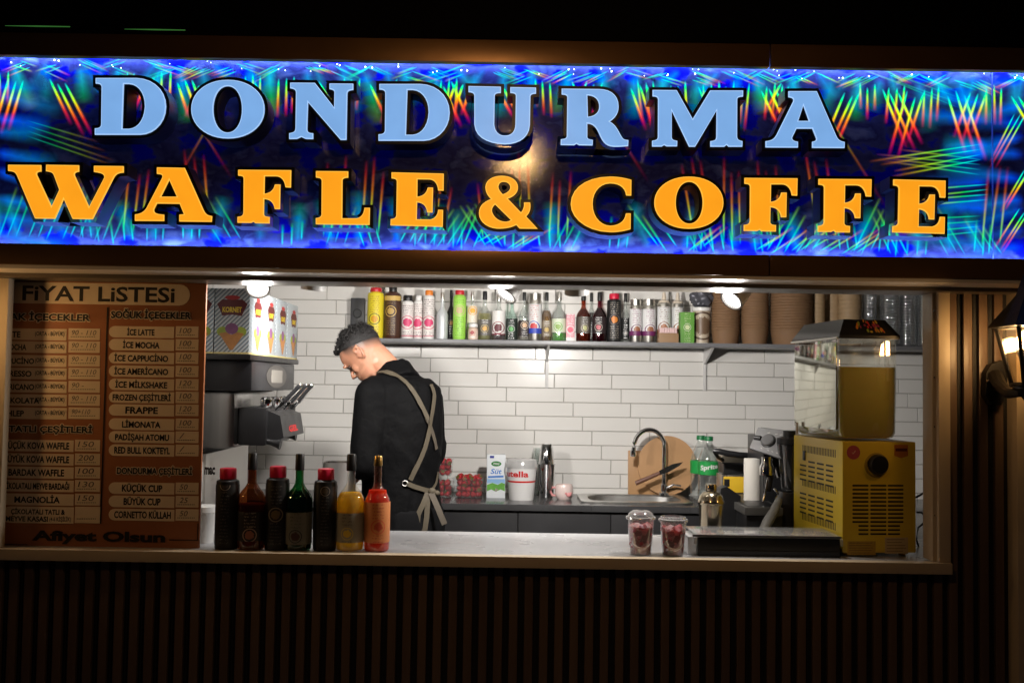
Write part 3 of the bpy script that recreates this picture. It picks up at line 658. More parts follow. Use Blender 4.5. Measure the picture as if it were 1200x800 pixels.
RR = [('İCE LATTE', 389, 149, 181, '100'), ('İCE MOCHA', 404, 144, 187, '100'), ('İCE CAPPUCİNO', 419.5, 134, 197, '100'), ('İCE AMERİCANO', 435, 134, 197, '100'), ('İCE MİLKSHAKE', 450.5, 135, 196, '120'), ('FROZEN ÇEŞİTLERİ', 465.5, 132, 200, '100'),
      ('FRAPPE', 480.5, 147, 185, '120'), ('LİMONATA', 497, 143, 188, '100'), ('PADİŞAH ATOMU', 512, 135, 198, '/'), ('RED BULL KOKTEYL', 527.5, 134, 199, '/'),
      ('KÜÇÜK CUP', 572, 143, 190, '50'), ('BÜYÜK CUP', 587.5, 145, 188, '25'), ('CORNETTO KÜLLAH', 603, 134, 200, '50')]
for nm, y, a, b, pr in RR:
    pill(g, 127.5, y - 6.7, 204, y + 6.7, yp, 1); pill(g, 205.8, y - 6.7, 232.5, y + 6.7, yp, 0)
    tx.px(nm, a, y - 3.9, b, y + 4.1, yt_, .03); pn.px(pr, 211, y - 4.8, 211 + 4.4 * len(pr), y + 1.4, yt_, 0, .25); dots(208, 231, y + 3.4)
for nm, y, a, b, pr in (('KÜÇÜK KOVA WAFFLE', 522, 5, 81, '150'), ('BÜYÜK KOVA WAFFLE', 538, 5, 81, '200'), ('BARDAK WAFFLE', 553.5, 10, 75, '100'), ('ÇİKOLATALI MEYVE BARDAĞI', 569, 4, 81, '130'), ('MAGNOLİA', 585, 17, 70, '150')):
    pill(g, 2, y - 6.7, 86, y + 6.7, yp, 0); pill(g, 87.8, y - 6.7, 117, y + 6.7, yp, 0)
    tx.px(nm, a, y - 4, b, y + 4, yt_, .03); pn.px(pr, 92, y - 5, 110, y + 1.4, yt_, 0, .25); dots(90, 115, y + 3.6)
pill(g, 2, 593.5, 86, 612.5, yp, 1); pill(g, 87.8, 593.5, 117, 612.5, yp, 0); dots(90, 115, 607.5)
tx.px('ÇİKOLATALI TATLI &', 13, 596, 76, 602.3, yt_, .03); tx.px('MEYVE KASASI', 7, 604.5, 56, 610.6, yt_, .03); tx.px('(4-6 KİŞİLİK)', 58, 605.4, 83, 610.6, yt_, .01)
g.put('price_plate', plate, board)
for nm, a, y0, b, y1 in (('SICAK İÇECEKLER', -8, 364.5, 106, 377.5), ('SOĞUK İÇECEKLER', 130, 362, 224, 375.5), ('TATLI ÇEŞİTLERİ', 10, 496.5, 108, 508.5), ('DONDURMA ÇEŞİTLERİ', 137, 545.5, 225, 557.5)):
    tx.px(nm, a, y0, b, y1, yt_ - .0006, .035)
hl = Txt()
for nm, a, y0, b, y1 in (('SICAK İÇECEKLER', -8, 364.5, 106, 377.5), ('SOĞUK İÇECEKLER', 130, 362, 224, 375.5), ('TATLI ÇEŞİTLERİ', 10, 496.5, 108, 508.5), ('DONDURMA ÇEŞİTLERİ', 137, 545.5, 225, 557.5)):
    for q in range(8):
        dx, dy = 1.0 * math.cos(q * PI / 4), 1.0 * math.sin(q * PI / 4); hl.px(nm, a + dx, y0 + dy, b + dx, y1 + dy, yt_ + .0008 - q * .0001, .035)
tx.px('Afiyet Olsun', 38, 622, 193, 637.5, yt_, .045)
tx.put('lettering', ink, board); hl.put('heading_outline', plate, board); pn.put('handwritten_price', pen, board); dg_.put('dotted_line', ink, board)
g = G(); pbox(g, 121.2, 360, 122.8, 612, yt_, .0008)
for a in ((198, 632, 232, 632.9), (231.2, 613, 232.1, 632), (2, 637, 32, 637.9), (1.5, 622, 2.4, 637)): pbox(g, *a, yt_, .0008)
g.put('rule_line', ink, board)

# ------------------------------------------------------------------ bottles and packs
def lab(g, name, mat, t): return g.put(name, mat, t, local=True)
def liqueur(name, label, x, ytop_, ybase, hw, Y, glass, liquid, capm, labm, group=None, cap_frac=.165, neck=.30, full=.62, lab_rng=(.12, .42), cat='bottle', zbase=None):
    """tall round liqueur bottle: punted foot, straight body, sloped shoulder, long neck, closure"""
    p = at(x, ybase, Y); z = ZC if zbase is None else zbase; H = (ybase - ytop_) / F * Y; r = hw / F * Y
    t = T(name, label, cat, (p.x, Y, z), rnd.uniform(-.25, .25), group); n_ = neck
    rn = r * .30
    out = [(0, .004), (r * .8, .001), (r * .97, .006), (r, .02), (r, H * .50), (r * .95, H * .545), (r * .78, H * .595), (r * .5, H * .645), (rn * 1.1, H * .69), (rn, H * .74), (rn, H * (1 - cap_frac * .9))]
    g = G(); g.lathe(out, n=28); lab(g, 'glass_body', glass, t)
    if liquid:
        g = G(); q = [(0, .008)] + [(max(0, a - .0022), b) for a, b in out[2:] if b < H * full] ; top = H * full
        rr = min(q[-1][0], r); g.lathe(q + [(rr * .93 if full > .5 else rr, top), (0, top)], n=28); lab(g, 'liquid', liquid, t)
    g = G(); z0 = H * (1 - cap_frac * 1.05); g.lathe([(rn * 1.12, z0), (rn * 1.14, z0 + .004), (rn * 1.10, H * .985), (rn * .95, H), (0, H)], n=20); lab(g, 'bottle_cap', capm, t)
    g = G(); a, b = lab_rng; g.lathe([(r + .0006, H * a), (r + .0009, H * a + .001), (r + .0009, H * b - .001), (r + .0006, H * b)], n=28); lab(g, 'bottle_label', labm, t)
    return t
def squeeze(name, label, x, ytop_, ybase, hw, Y, body, capm, labm, group=None, cap_h=.13, zbase=None, cat='bottle', wide=.72):
    """straight-sided sauce bottle with a wide screw cap"""
    p = at(x, ybase, Y); z = ZC if zbase is None else zbase; H = (ybase - ytop_) / F * Y; r = hw / F * Y
    t = T(name, label, cat, (p.x, Y, z), rnd.uniform(-.2, .2), group)
    zs = H * (1 - cap_h) - .004
    g = G(); g.lathe([(0, 0), (r * .92, 0), (r, .006), (r, zs - .010), (r * .96, zs - .003), (r * .80, zs), (r * .7, zs + .003), (r * .68, zs + .006), (0, zs + .006)], n=26); lab(g, 'bottle_body', body, t)
    g = G(); n = 40; rc = r * wide
    g.lathe([(rc * .96, zs + .003), (rc, zs + .006), (rc, H - .004), (rc * .93, H), (0, H - .001)], n=26)
    for k in range(n): a = 2 * PI * k / n; g.box((-.0006, -.0009, zs + .007), (.0006, .0009, H - .006), rot=Matrix.Rotation(a, 3, 'Z')) if False else None
    lab(g, 'bottle_cap', capm, t)
    g = G(); g.lathe([(r + .0005, H * .06), (r + .0008, H * .065), (r + .0008, zs - .016), (r + .0005, zs - .015)], n=26); lab(g, 'bottle_label', labm, t)
    return t
pink = M('crimson_cap', (.55, .012, .045), .35); gold = M('gold_foil', (.75, .48, .16), .28, 1, var=.1); goldw = M('pale_gold_cap', (.6, .45, .2), .35, .8)
def glassy(name, col, rough=.03): return clear(name, tuple(c ** .6 for c in col), .10, .03, diff=col, dw=.03)
YB_ = 3.375
GB = 'bottles lined up on the counter'
bl1 = label_mat('black_label_a', (.006, .006, .006), (.25, .2, .16), (.05, .04, .035), .215, .011, lines=(.10, .09, .08))
bl2 = label_mat('black_label_b', (.006, .006, .006), (.22, .18, .13), (.13, .09, .04), .12, .015, lines=(.09, .08, .07))
bl3 = label_mat('black_label_c', (.006, .006, .006), (.25, .2, .16), (.07, .05, .03), .20, .010, lines=(.10, .09, .08))
squeeze('sauce_bottle', 'black bottle with a crimson cap beside the price board, leftmost of the row', 265, 551.5, 644.5, 13.4, YB_, black, pink, bl1, GB)
liqueur('liqueur_bottle', 'brown liqueur bottle with an amber neck and a black cap, second from the board', 293.5, 534, 645, 16.4, YB_, glassy('brown_glass', (.45, .13, .03)), liquid('brown_liquid', (.16, .03, .008)), black,
        label_mat('brown_label', (.008, .006, .006), (.35, .25, .18), (.28, .10, .06), .052, .0145, lines=(.25, .2, .16)), GB, lab_rng=(.10, .40), full=.47)
squeeze('sauce_bottle', 'black bottle with a crimson cap between the brown and the green bottle', 323.5, 549.5, 645.5, 13.4, YB_, black, pink, bl2, GB)
liqueur('liqueur_bottle', 'dark green bottle with a black cap and a grey label', 349, 534.5, 645.5, 15.6, YB_, glassy('green_glass', (.02, .20, .05)), liquid('dark_liquid', (.004, .009, .005)), black,
        label_mat('grey_label', (.13, .13, .11), (.02, .02, .025), (.05, .02, .015), .05, .014, lines=(.06, .06, .05)), GB, lab_rng=(.07, .40), full=.60)
squeeze('sauce_bottle', 'black bottle with a crimson cap between the green and the yellow bottle', 380, 552, 646, 13.4, YB_, black, pink, bl3, GB)
liqueur('liqueur_bottle', 'yellow banana liqueur bottle with a clear neck and a black cap', 409.5, 536, 647.5, 16.4, YB_, glassy('clear_glass_solid', (.97, .97, .93)), liquid('yellow_liquid', (.85, .52, .008)), black,
        label_mat('yellow_label', (.24, .22, .17), (.5, .38, .08), (.62, .42, .04), .062, .013, lines=(.08, .07, .05)), GB, lab_rng=(.10, .40), full=.60)
liqueur('liqueur_bottle', 'orange-red bottle with a gold cap, nearest the barista', 441, 538, 648, 14.8, YB_, glassy('rose_glass', (.95, .55, .42)), liquid('coral_liquid', (.80, .09, .03)), gold,
        label_mat('coral_label', (.62, .22, .07), (.62, .10, .04), (.5, .07, .03), .085, .015, lines=(.42, .07, .03)), GB, lab_rng=(.10, .52), full=.64, cap_frac=.10)
# white cups half hidden by the board
p = at(243, 643, 3.5); t = T('paper_cup', 'white paper cup half hidden behind the price board edge', 'cup', (p.x - .012, 3.5, ZC))
g = G(); g.lathe([(0, 0), (.03, 0), (.041, .10), (.0425, .102), (.041, .104), (.039, .102), (.029, .004), (0, .004)], n=24); lab(g, 'cup_body', white, t)
g = G(); g.lathe([(.0418, .1045), (.044, .106), (.044, .125), (.042, .127), (0, .127)], n=24); lab(g, 'cup_lid', white, t)

# ------------------------------------------------------------------ wall shelf and what stands on it
YSF, YSH = 4.98, 5.08
ZS = zat(399, YSF, 640)
sh = T('wall_shelf', 'long dark grey wall shelf above the sink carrying bottles and cups', 'shelf', (0.8, YW - .01, ZS - .02))
g = G(); g.box((xat(436, YSF, 400), YSF, ZS - .02), (2.32, YW - .0075, ZS), .002); g.put('shelf_board', M('shelf_grey', (.17, .17, .18), .35, var=.1), sh)
for px in (641, 826, 935):
    g = G(); x = xat(px, YW - .02, 430); g.box((x - .008, YW - .02, zat(454, YW)), (x + .008, YW - .0076, ZS - .021), .002)
    g.prism([(x - .006, YW - .021, ZS - .10), (x - .006, YW - .021, ZS - .0205), (x - .006, YSF + .03, ZS - .0205)], (.012, 0, 0)); g.put('bracket', lampw, sh)
def S(px): return px
GS = 'bottles on the wall shelf'
def base(px): return 399 + (px - 640) * .0158
silver = M('satin_aluminium', (.7, .68, .63), .3, 1)
def sl(fn, name, label, x0, x1, top, *a, dY=0, **k):
    xc = (x0 + x1) / 2; return fn(name, label, xc, top, base(xc) , (x1 - x0) / 2, YSH + dY, *a, group=GS, zbase=ZS, **k)
red = M('red_cap', (.5, .02, .03), .35)
sl(squeeze, 'juice_bottle', 'yellow bottle with a dark red cap at the left end of the wall shelf', 430, 449, 336, M('yellow_plastic', (.72, .58, .03), .3), red, label_mat('yl', (.75, .62, .03), (.08, .06, .02), (.7, .35, .02), .10, .018, lines=(.3, .1, .02)), cap_h=.08)
sl(squeeze, 'liqueur_bottle', 'dark brown bottle with gold bands and emblem, beside the yellow one', 450, 469, 334, M('brown_plastic', (.06, .02, .012), .3), black, label_mat('db', (.055, .022, .012), (.6, .4, .12), (.5, .33, .1), .14, .018, lines=(.3, .2, .08), hi=.195), cap_h=.12, wide=.5)
pkl = label_mat('pk', (.75, .7, .68), (.6, .2, .25), (.65, .05, .16), .085, .022, .02, lines=(.1, .08, .1))
wpl = M('white_bottle', (.75, .74, .73), .3)
sl(squeeze, 'milkshake_bottle', 'white and pink bottle with a black pointed cap', 470, 484, 345, wpl, black, pkl, cap_h=.12, wide=.8)
sl(squeeze, 'milkshake_bottle', 'white and pink bottle with a plain white cap, middle of the white trio', 484.5, 495, 345, wpl, wpl, pkl, cap_h=.1, dY=.02)
sl(squeeze, 'milkshake_bottle', 'white and pink bottle with an orange and red cap', 495.5, 508.5, 339, wpl, M('orange_cap', (.7, .2, .02), .4), pkl, cap_h=.1)
def wine(name, label, x0, x1, top, glass, liquid, capm, lm, full=.5, rng=(.1, .42), dY=0, **k): return sl(liqueur, name, label, x0, x1, top, glass, liquid, capm, lm, full=full, lab_rng=rng, dY=dY, **k)
cg = clear('bottle_glass', (.92, .95, .94), .2, .03, dw=.05); frost = clear('frosted_glass', (.85, .88, .9), .3, .3, diff=(.8, .82, .85), dw=.45)
wine('glass_bottle', 'frosted clear bottle without any label, right of the white and pink trio', 511, 524.5, 341, frost, None, silver, frost, rng=(.3, .31))
wine('syrup_bottle', 'black bottle squeezed behind the frosted and the lime green bottle', 523, 533, 338, black, None, black, label_mat('kb', (.01, .01, .01), (.3, .25, .2), (.5, .25, .1), .09, .01), dY=.06)
sl(squeeze, 'juice_bottle', 'lime green bottle with a beige label strip and a red cap', 530.5, 545.5, 339, M('lime_plastic', (.30, .62, .08), .3), red, label_mat('lg', (.33, .66, .09), (.6, .5, .3), (.55, .45, .25), .15, .018, lines=(.1, .2, .04)), cap_h=.09)
wine('glass_bottle', 'clear bottle with an orange neck tag beside the lime green one', 547, 559, 340, cg, liquid('pale_gold_liquid', (.6, .5, .25)), silver, label_mat('ot', (.7, .62, .5), (.75, .35, .04), (.8, .4, .05), .15, .014), rng=(.35, .7), full=.3)
sl(squeeze, 'jam_jar', 'small beige jar with a white lid in front of the orange-tagged bottle', 548.5, 560, 379, M('beige_jar', (.6, .45, .36), .4), wpl, label_mat('bj', (.62, .5, .42), (.5, .2, .15), (.4, .1, .1), .035, .01), cap_h=.2, cat='jar', dY=-.06, wide=.95)
wine('liqueur_bottle', 'pale yellow liqueur bottle with a dark fruit label', 559.5, 575.5, 340, cg, liquid('pale_yellow_liquid', (.62, .58, .2)), black, label_mat('py', (.12, .11, .10), (.5, .4, .2), (.6, .35, .08), .06, .013), full=.55)
wine('liqueur_bottle', 'clear bottle with a white label and dark maroon lower half', 576, 592, 342, cg, liquid('maroon_liquid', (.10, .015, .03)), silver, label_mat('wm', (.72, .7, .68), (.2, .03, .05), (.12, .02, .03), .065, .02, .035), rng=(.12, .62), full=.16)
wine('glass_bottle', 'pale green tinted bottle with a black fruit label', 593, 606, 346, clear('green_tint', (.75, .93, .86), .2, .03), None, black, label_mat('gt', (.02, .03, .025), (.5, .55, .5), (.1, .35, .1), .06, .012), rng=(.03, .5))
wine('liqueur_bottle', 'clear bottle with a black and beige label, left of the shiny can', 607.5, 620, 341, cg, liquid('clear_liquid', (.55, .5, .42)), black, label_mat('bb', (.04, .03, .03), (.6, .5, .4), (.6, .4, .25), .08, .013), full=.4)
def can(label, x0, x1, top, base_c, acc, emb, nozzle=False, dY=0):
    xc = (x0 + x1) / 2; yb = base(xc); H = (yb - top) / F * YSH; r = (x1 - x0) / 2 / F * YSH; Y = YSH + dY
    t = T('cream_can', label, 'can', (at(xc, yb, Y).x, Y, ZS), rnd.uniform(-.3, .3), 'whipped cream cans on the wall shelf')
    hb = H * (.78 if nozzle else .86)
    g = G(); g.lathe([(0, 0), (r * .93, 0), (r, .005), (r, hb - .006), (r * .92, hb), (r * .9, hb + .001), (0, hb + .001)], n=24); lab(g, 'can_body', silver, t)
    g = G(); g.lathe([(r + .0006, H * .16), (r + .0008, H * .165), (r + .0008, hb * .9), (r + .0006, hb * .905)], n=24); lab(g, 'can_label', label_mat('can_' + label[:14], (.66, .66, .66), base_c, emb, H * .3, r * .55, hi=None, lo=H * .27, lines=acc), t)
    g = G(); g.lathe([(r * .9, hb + .0015), (r * .9, H), (0, H)], n=24) if not nozzle else g.lathe([(r * .88, hb + .0015), (r * .8, hb + .012), (r * .35, hb + .018), (r * .3, H * .93), (r * .2, H), (0, H)], n=20)
    lab(g, 'can_cap', silver if not nozzle else M('beige_nozzle', (.6, .52, .42), .4), t); return t
can('white can with a blue base and a red fruit print, left of the amber bottle', 619, 634.5, 343, (.03, .06, .4), (.5, .1, .1), (.55, .05, .06))
wine('liqueur_bottle', 'amber gold bottle right behind the white can', 634, 646.5, 341, cg, liquid('amber_liquid', (.45, .22, .03)), black, label_mat('am', (.25, .2, .14), (.1, .06, .03), (.5, .35, .1), .06, .011), full=.62, dY=.02)
wine('liqueur_bottle', 'clear bottle with bright green liquid in its bottom', 646.5, 663.5, 341, cg, liquid('bright_green_liquid', (.16, .75, .04)), silver, label_mat('bg', (.6, .66, .5), (.15, .45, .06), (.25, .4, .1), .075, .014), full=.17, rng=(.18, .46))
p = at(668, base(668), YSH - .02); t = T('tea_carton', 'small pink and white carton between the green and the red-brown bottle', 'carton', (p.x, YSH - .02, ZS)); H = 32 / F * YSH
g = G(); g.box((-.021, -.02, 0), (.021, .02, H), .001); lab(g, 'carton_body', label_mat('pc', (.62, .25, .3), (.7, .68, .66), (.6, .04, .1), .06, .013, .02), t)
wine('syrup_bottle', 'red-brown syrup bottle with a dark cap', 675, 691.5, 341, glassy('redbrown_glass', (.5, .12, .05)), liquid('redbrown_liquid', (.22, .035, .02)), black, label_mat('rb', (.10, .085, .07), (.5, .45, .35), (.5, .5, .25), .07, .012), full=.66, rng=(.17, .5))
wine('syrup_bottle', 'dark bottle hidden behind the red-brown and the black-cherry bottle', 687, 698, 341, cg, liquid('darkest_liquid', (.015, .008, .01)), black, label_mat('dd', (.02, .02, .02), (.3, .3, .3), (.2, .2, .2), .07, .01), full=.6, dY=.08)
wine('syrup_bottle', 'near-black cherry syrup bottle with a clear neck', 694, 710.5, 341, glassy('plum_glass', (.25, .03, .06)), liquid('plum_liquid', (.02, .004, .008)), black, label_mat('pl', (.03, .02, .022), (.5, .45, .4), (.5, .12, .14), .075, .013), full=.68, rng=(.17, .5))
sl(squeeze, 'sauce_bottle', 'black sauce bottle with a crimson cap and orange flourish on the shelf', 711, 727.5, 343, black, pink, label_mat('bo', (.012, .012, .013), (.12, .1, .1), (.6, .2, .03), .115, .017, lines=(.4, .35, .3)), cap_h=.11)
wine('glass_bottle', 'clear bottle with a black label right of the crimson-capped sauce', 727, 738, 342, cg, None, black, label_mat('cb', (.02, .02, .02), (.5, .5, .5), (.5, .48, .45), .05, .008), rng=(.08, .5), dY=.04)
can('silver-lidded can with a purple and white print', 737.5, 752, 350, (.14, .02, .10), (.3, .1, .2), (.3, .12, .06))
can('silver-lidded can with a green and white print', 752.5, 768, 350, (.16, .38, .05), (.1, .3, .05), (.4, .4, .05))
can('can with a beige nozzle and a brown and white print', 770, 785.5, 341, (.24, .09, .04), (.2, .1, .05), (.35, .15, .08), True)
can('can with a beige nozzle and a dark red print', 786.5, 801, 341, (.25, .02, .04), (.35, .05, .06), (.3, .03, .05), True, .03)
p = at(782.5, base(782), YSH - .07); t = T('wooden_box', 'small wooden tray box with pink packets before the nozzle cans', 'box', (p.x, YSH - .07, ZS)); k = 1 / F * YSH
g = G(); g.box((-11.5 * k, -.03, 0), (11.5 * k, .03, 11 * k), .002); lab(g, 'tray', M('tray_wood', (.28, .17, .09), .5, var=.2), t)
g = G()
for i in range(7): g.box((-10 * k + i * 2.9 * k, -.022 + rnd.uniform(-.003, .003), 11 * k + .0005), (-7.6 * k + i * 2.9 * k, .022, (17.5 + rnd.uniform(-1, 1)) * k), .001)
lab(g, 'packet', M('pink_paper', (.7, .5, .5), .5, var=.15, vs=40), t)
p = at(803, base(803), YSH); t = T('tea_carton', 'upright green carton standing before the printed cup', 'carton', (p.x, YSH - .03, ZS))
g = G(); g.box((-8 * k, -.03, 0), (8 * k, .03, 36 * k), .001); lab(g, 'carton_body', label_mat('gc', (.12, .32, .05), (.6, .6, .5), (.6, .65, .4), .08, .012, lines=(.55, .6, .4)), t)
p = at(822, base(822), YSH); t = T('printed_cup', 'beige cup with brown leaf print and a white rim, holding a grey bag', 'cup', (p.x, YSH, ZS))
g = G(); g.lathe([(0, 0), (8.6 * k, 0), (10.4 * k, 38 * k), (10.6 * k, 38.2 * k), (9.6 * k, 37.5 * k), (8 * k, 1 * k), (0, 1 * k)], n=28); lab(g, 'cup_body', label_mat('lf', (.48, .40, .30), (.1, .06, .04), (.16, .1, .06), .09, .045), t)
g = G(); g.lathe([(10.5 * k, 38.3 * k), (11 * k, 38.8 * k), (11 * k, 42 * k), (10.4 * k, 42.5 * k), (9.9 * k, 41 * k)], n=28); lab(g, 'cup_rim', wpl, t)
t2 = T('grey_bag', 'crumpled dark grey bag stuffed on top of the printed cup', 'bag', (p.x, YSH, ZS + 42.6 * k)); g = G()
bmesh.ops.create_icosphere(g.bm, subdivisions=4, radius=1)
for v in g.bm.verts:
    n_ = 1 + .09 * math.sin(7 * v.co.x + 3 * v.co.z) + .07 * math.sin(11 * v.co.y + 5 * v.co.z) + .05 * math.sin(19 * v.co.x - 13 * v.co.z)
    v.co = Vector((v.co.x * 14 * k * n_, v.co.y * .05 * n_, max(0, v.co.z * 10.5 * k * n_ + 10 * k)))
for f_ in g.bm.faces: f_.smooth = True
lab(g, 'bag', M('grey_foil', (.10, .10, .12), .35, .3, bump=.5, bs=40), t2)
# kraft cup stacks
kraft = M('kraft_paper', (.19, .105, .052), .7, var=.14, vs=30)
def stack(label, xc, hw, top, taper=.93, step=3.1, Y=YSH, cup=38, mat=None, group='kraft cup stacks on the shelf', cat='cup stack', name='cup_stack', yb=None):
    yb = yb or base(xc) + 3; kk = 1 / F * Y; H = (yb - top) * kk; r = hw * kk
    t = T(name, label, cat, (at(xc, yb, Y).x, Y, ZS), rnd.uniform(0, 1), group)
    g = G(); z = 0; prof = [(0, 0), (r * .86, 0), (r * .985, cup * .42 * kk)]; z = cup * .42 * kk
    while z < H:
        prof += [(r * .975, z + .0006), (r * rnd.uniform(.995, 1.012), z + .0018), (r * 1.005, z + step * kk * .55), (r * .965, z + step * kk * .92)]; z += step * kk
    prof += [(r * .9, z), (0, z - .01)]
    g.lathe(prof, n=30); lab(g, 'cups', mat or kraft, t); return t
stack('kraft paper cup stack behind the oval lit spotlight', 850, 16.6, 342)
stack('kraft paper cup stack between the spotlight and the wide stack', 884, 16.2, 340)
stack('wide kraft bowl stack, widest of the brown stacks', 927, 24.5, 339, step=3.3)
lidm = M('kraft_lid', (.34, .23, .125), .6, var=.15, vs=30)
for i, xc in enumerate((958, 976, 996)):
    stack(('stack of pale brown lids next to the wide kraft stack', 'stack of pale brown lids, middle of the three lid stacks', 'stack of pale brown lids next to the clear cup stack')[i], xc, (8.5, 9.5, 13)[i], 341 + i, step=5, cup=8, mat=lidm, group='pale brown lid stacks on the shelf', cat='lid stack', name='lid_stack', Y=YSH + .06 * (i % 2))
for xc, hw, tp, lb in ((1019, 8, 343, 'narrow clear plastic cup stack right of the brown lids'), (1043, 12, 342, 'smoky clear cup stack behind the dispenser lid'), (1064, 9, 344, 'clear lid stack next to the right frame, left of its twin'), (1085, 11, 345, 'clear lid stack touching the right window frame')):
    stack(lb, xc, hw, tp, step=3.4, cup=6, mat=clear('stack_plastic', (.72, .75, .78), .55, .06, dw=.07), group='clear plastic stacks on the shelf', Y=YSH)
p = at(420, 386, YW); t = T('wall_speaker', 'small dark grey box on the tiles left of the shelf end', 'speaker', (p.x, YW - .0075, p.z)); q = at(420, 350, YW)
g = G(); g.box((p.x - .036, YW - .05, p.z), (p.x + .036, YW - .0075, q.z), .004); g.put('speaker_box', dark, t)
g = G(); g.lathe([(0, .003), (.02, .003), (.024, 0)], (p.x, YW - .0502, (p.z + q.z) / 2), 20, (0, -1, 0)); g.put('grille', black, t)

# ------------------------------------------------------------------ back counter, sink and what stands there
YK = 4.76
cab = T('back_counter', 'black base cabinet with a dark steel top along the tiled wall', 'counter', (-.2, 5.0, ZI))
ctop = M('dark_steel_top', (.12, .12, .125), .22, .6, var=.15, vs=5)
xs0, xs1 = xat(690, 4.9, 575), xat(803, 4.9, 575); ys0, ys1 = 4.84, 5.13
g = G(); zt = ZC
g.box((-1.6, YK - .02, zt - .03), (xs0, YW - .0075, zt), .002); g.box((xs1, YK - .02, zt - .03), (2.3, YW - .0075, zt), .002)
g.box((xs0 + .0003, YK - .02, zt - .03), (xs1 - .0003, ys0, zt), .001); g.box((xs0 + .0003, ys1, zt - .03), (xs1 - .0003, YW - .0075, zt), .001); g.put('counter_slab', ctop, cab)
frontm = M('cabinet_black', (.018, .018, .02), .45, var=.15)
edges = [-1.6] + [xat(px, YK, 600) for px in (520, 607, 716, 845)] + [1.6]
g = G(); g.box((-1.6, YK + .02, ZI), (2.3, YW - .01, zt - .0305)); g.put('cabinet_body', frontm, cab)
for a, b in zip(edges, edges[1:]):
    g = G(); g.box((a + .002, YK, ZI + .1), (b - .002, YK + .0195, zt - .036), .002); g.put('cabinet_door', frontm, cab)
sk = T('sink', 'stainless steel sink let into the back counter', 'sink', ((xs0 + xs1) / 2, 5.0, ZC))
ssteel = M('sink_steel', (.55, .54, .52), .3, 1, var=.15, vs=20)
rx0, rx1, ry0, ry1 = xat(681, 4.82, 585), xat(813, 4.82, 585), 4.80, 5.17
g = G(); N_ = 40; rings = []
for (sx, sy, dz, e) in ((1, 1, .0005, 14), (1, 1, .010, 14), (.985, .97, .012, 14), (.84, .80, .012, 5), (.82, .77, .006, 5), (.78, .70, -.12, 5), (.5, .4, -.13, 5)):
    ring = []
    for i in range(N_):
        a = 2 * PI * (i + .5) / N_; ca, sa = math.cos(a), math.sin(a); kk = 1 / (abs(ca) ** e + abs(sa) ** e) ** (1 / e)
        ring.append(g.v(((rx0 + rx1) / 2 + (rx1 - rx0) / 2 * sx * ca * kk, (ry0 + ry1) / 2 + (ry1 - ry0) / 2 * sy * sa * kk, ZC + dz)))
    rings.append(ring)
for A, B in zip(rings, rings[1:]):
    for i in range(N_): g.f([A[i], A[(i + 1) % N_], B[(i + 1) % N_], B[i]])
g.f(rings[-1]); g.put('sink_basin', ssteel, sk)
fp = at(777, 570, 5.15); fx, fy = fp.x, 5.125
fz = ZC + .013
tp = T('tap', 'chrome gooseneck tap bending over the sink', 'tap', (fx, fy, fz))
g = G(); g.lathe([(.028, 0), (.026, .012), (.017, .02), (.016, .05), (.014, .06), (0, .06)], (fx, fy, fz), 18)
top = zat(503, 5.1, 760); pts = [(fx, fy, fz + .05), (fx, fy, top - .09)]
sx = xat(743, 5.05, 520); rr = (fx - sx) / 2
for i in range(13):
    a = PI * i / 12; pts.append((fx - rr + rr * math.cos(a), fy - .07 * i / 12, top - .09 + .09 * math.sin(a) * 1.0))
pts.append((sx - .004, fy - .072, top - .125))
g.tube(pts, .0115, 12); g.lathe([(.0135, 0), (.0145, .02), (.0135, .03)], (sx - .004, fy - .072, top - .135), 14); g.put('spout', chrome, tp)
g = G(); g.tube([(fx + .01, fy, fz + .035), (fx + .05, fy - .01, fz + .055), (fx + .085, fy - .015, fz + .05)], [.009, .006, .005]); g.put('tap_handle', chrome, tp)
wood = M('board_wood', (.45, .25, .11), .5, var=.22, vs=7, stretch=(1, 1, .15), bump=.05)
woodr = M('round_board_wood', (.50, .28, .13), .45, var=.18, vs=6, stretch=(.2, 1, 1), bump=.05)
def leaning(name, label, cat, mk, mat, x, tilt, zb=None):
    t = T(name, label, cat, (x, YW - .05, ZC if zb is None else zb)); g = G(); mk(g); g.bm.transform(Matrix.Rotation(R(-tilt), 4, 'X')); lab(g, 'board', mat, t); return t
kk = 5.2 / F
leaning('cutting_board', 'small square cutting board leaning on the tiles left of the round one', 'cutting board', lambda g: g.box((-.12, -.02, 0), (.12, -.002, .232), .004), wood, xat(763, 5.2, 550), 5)
def rb(g):
    r = .152; n = 44; poly = [(r * math.cos(2 * PI * i / n), -.042, r + r * math.sin(2 * PI * i / n)) for i in range(n)]; g.prism(poly, (0, .018, 0))
leaning('cutting_board', 'large round wooden cutting board leaning behind the tap', 'cutting board', rb, woodr, xat(781, 5.2, 535), 5, ZC + .006)
kn = T('knife', 'kitchen knife with a wooden handle slanting across the round board', 'knife', (xat(775, 5.08, 555), 5.10, ZC + .02))
a, m_, b = at(745, 566, 5.07), at(773, 554, 5.075), at(801, 542, 5.08)
g = G(); d = (m_ - a).normalized(); n_ = Vector((-d.z, 0, d.x)); g.tube([a, a.lerp(m_, .5), m_], [.012, .0105, .010], 8); g.put('knife_handle', M('knife_wood', (.15, .06, .035), .45, var=.2), kn)
g = G(); d2 = (b - m_); g.prism([m_ + n_ * .011, m_ + d2 * .6 + n_ * .016, b + n_ * .004, m_ + d2 * .8 - n_ * .006, m_ + d2 * .4 - n_ * .012, m_ - n_ * .011], (0, .002, 0)); g.put('blade', M('blade_dark_steel', (.22, .22, .23), .2, 1), kn)

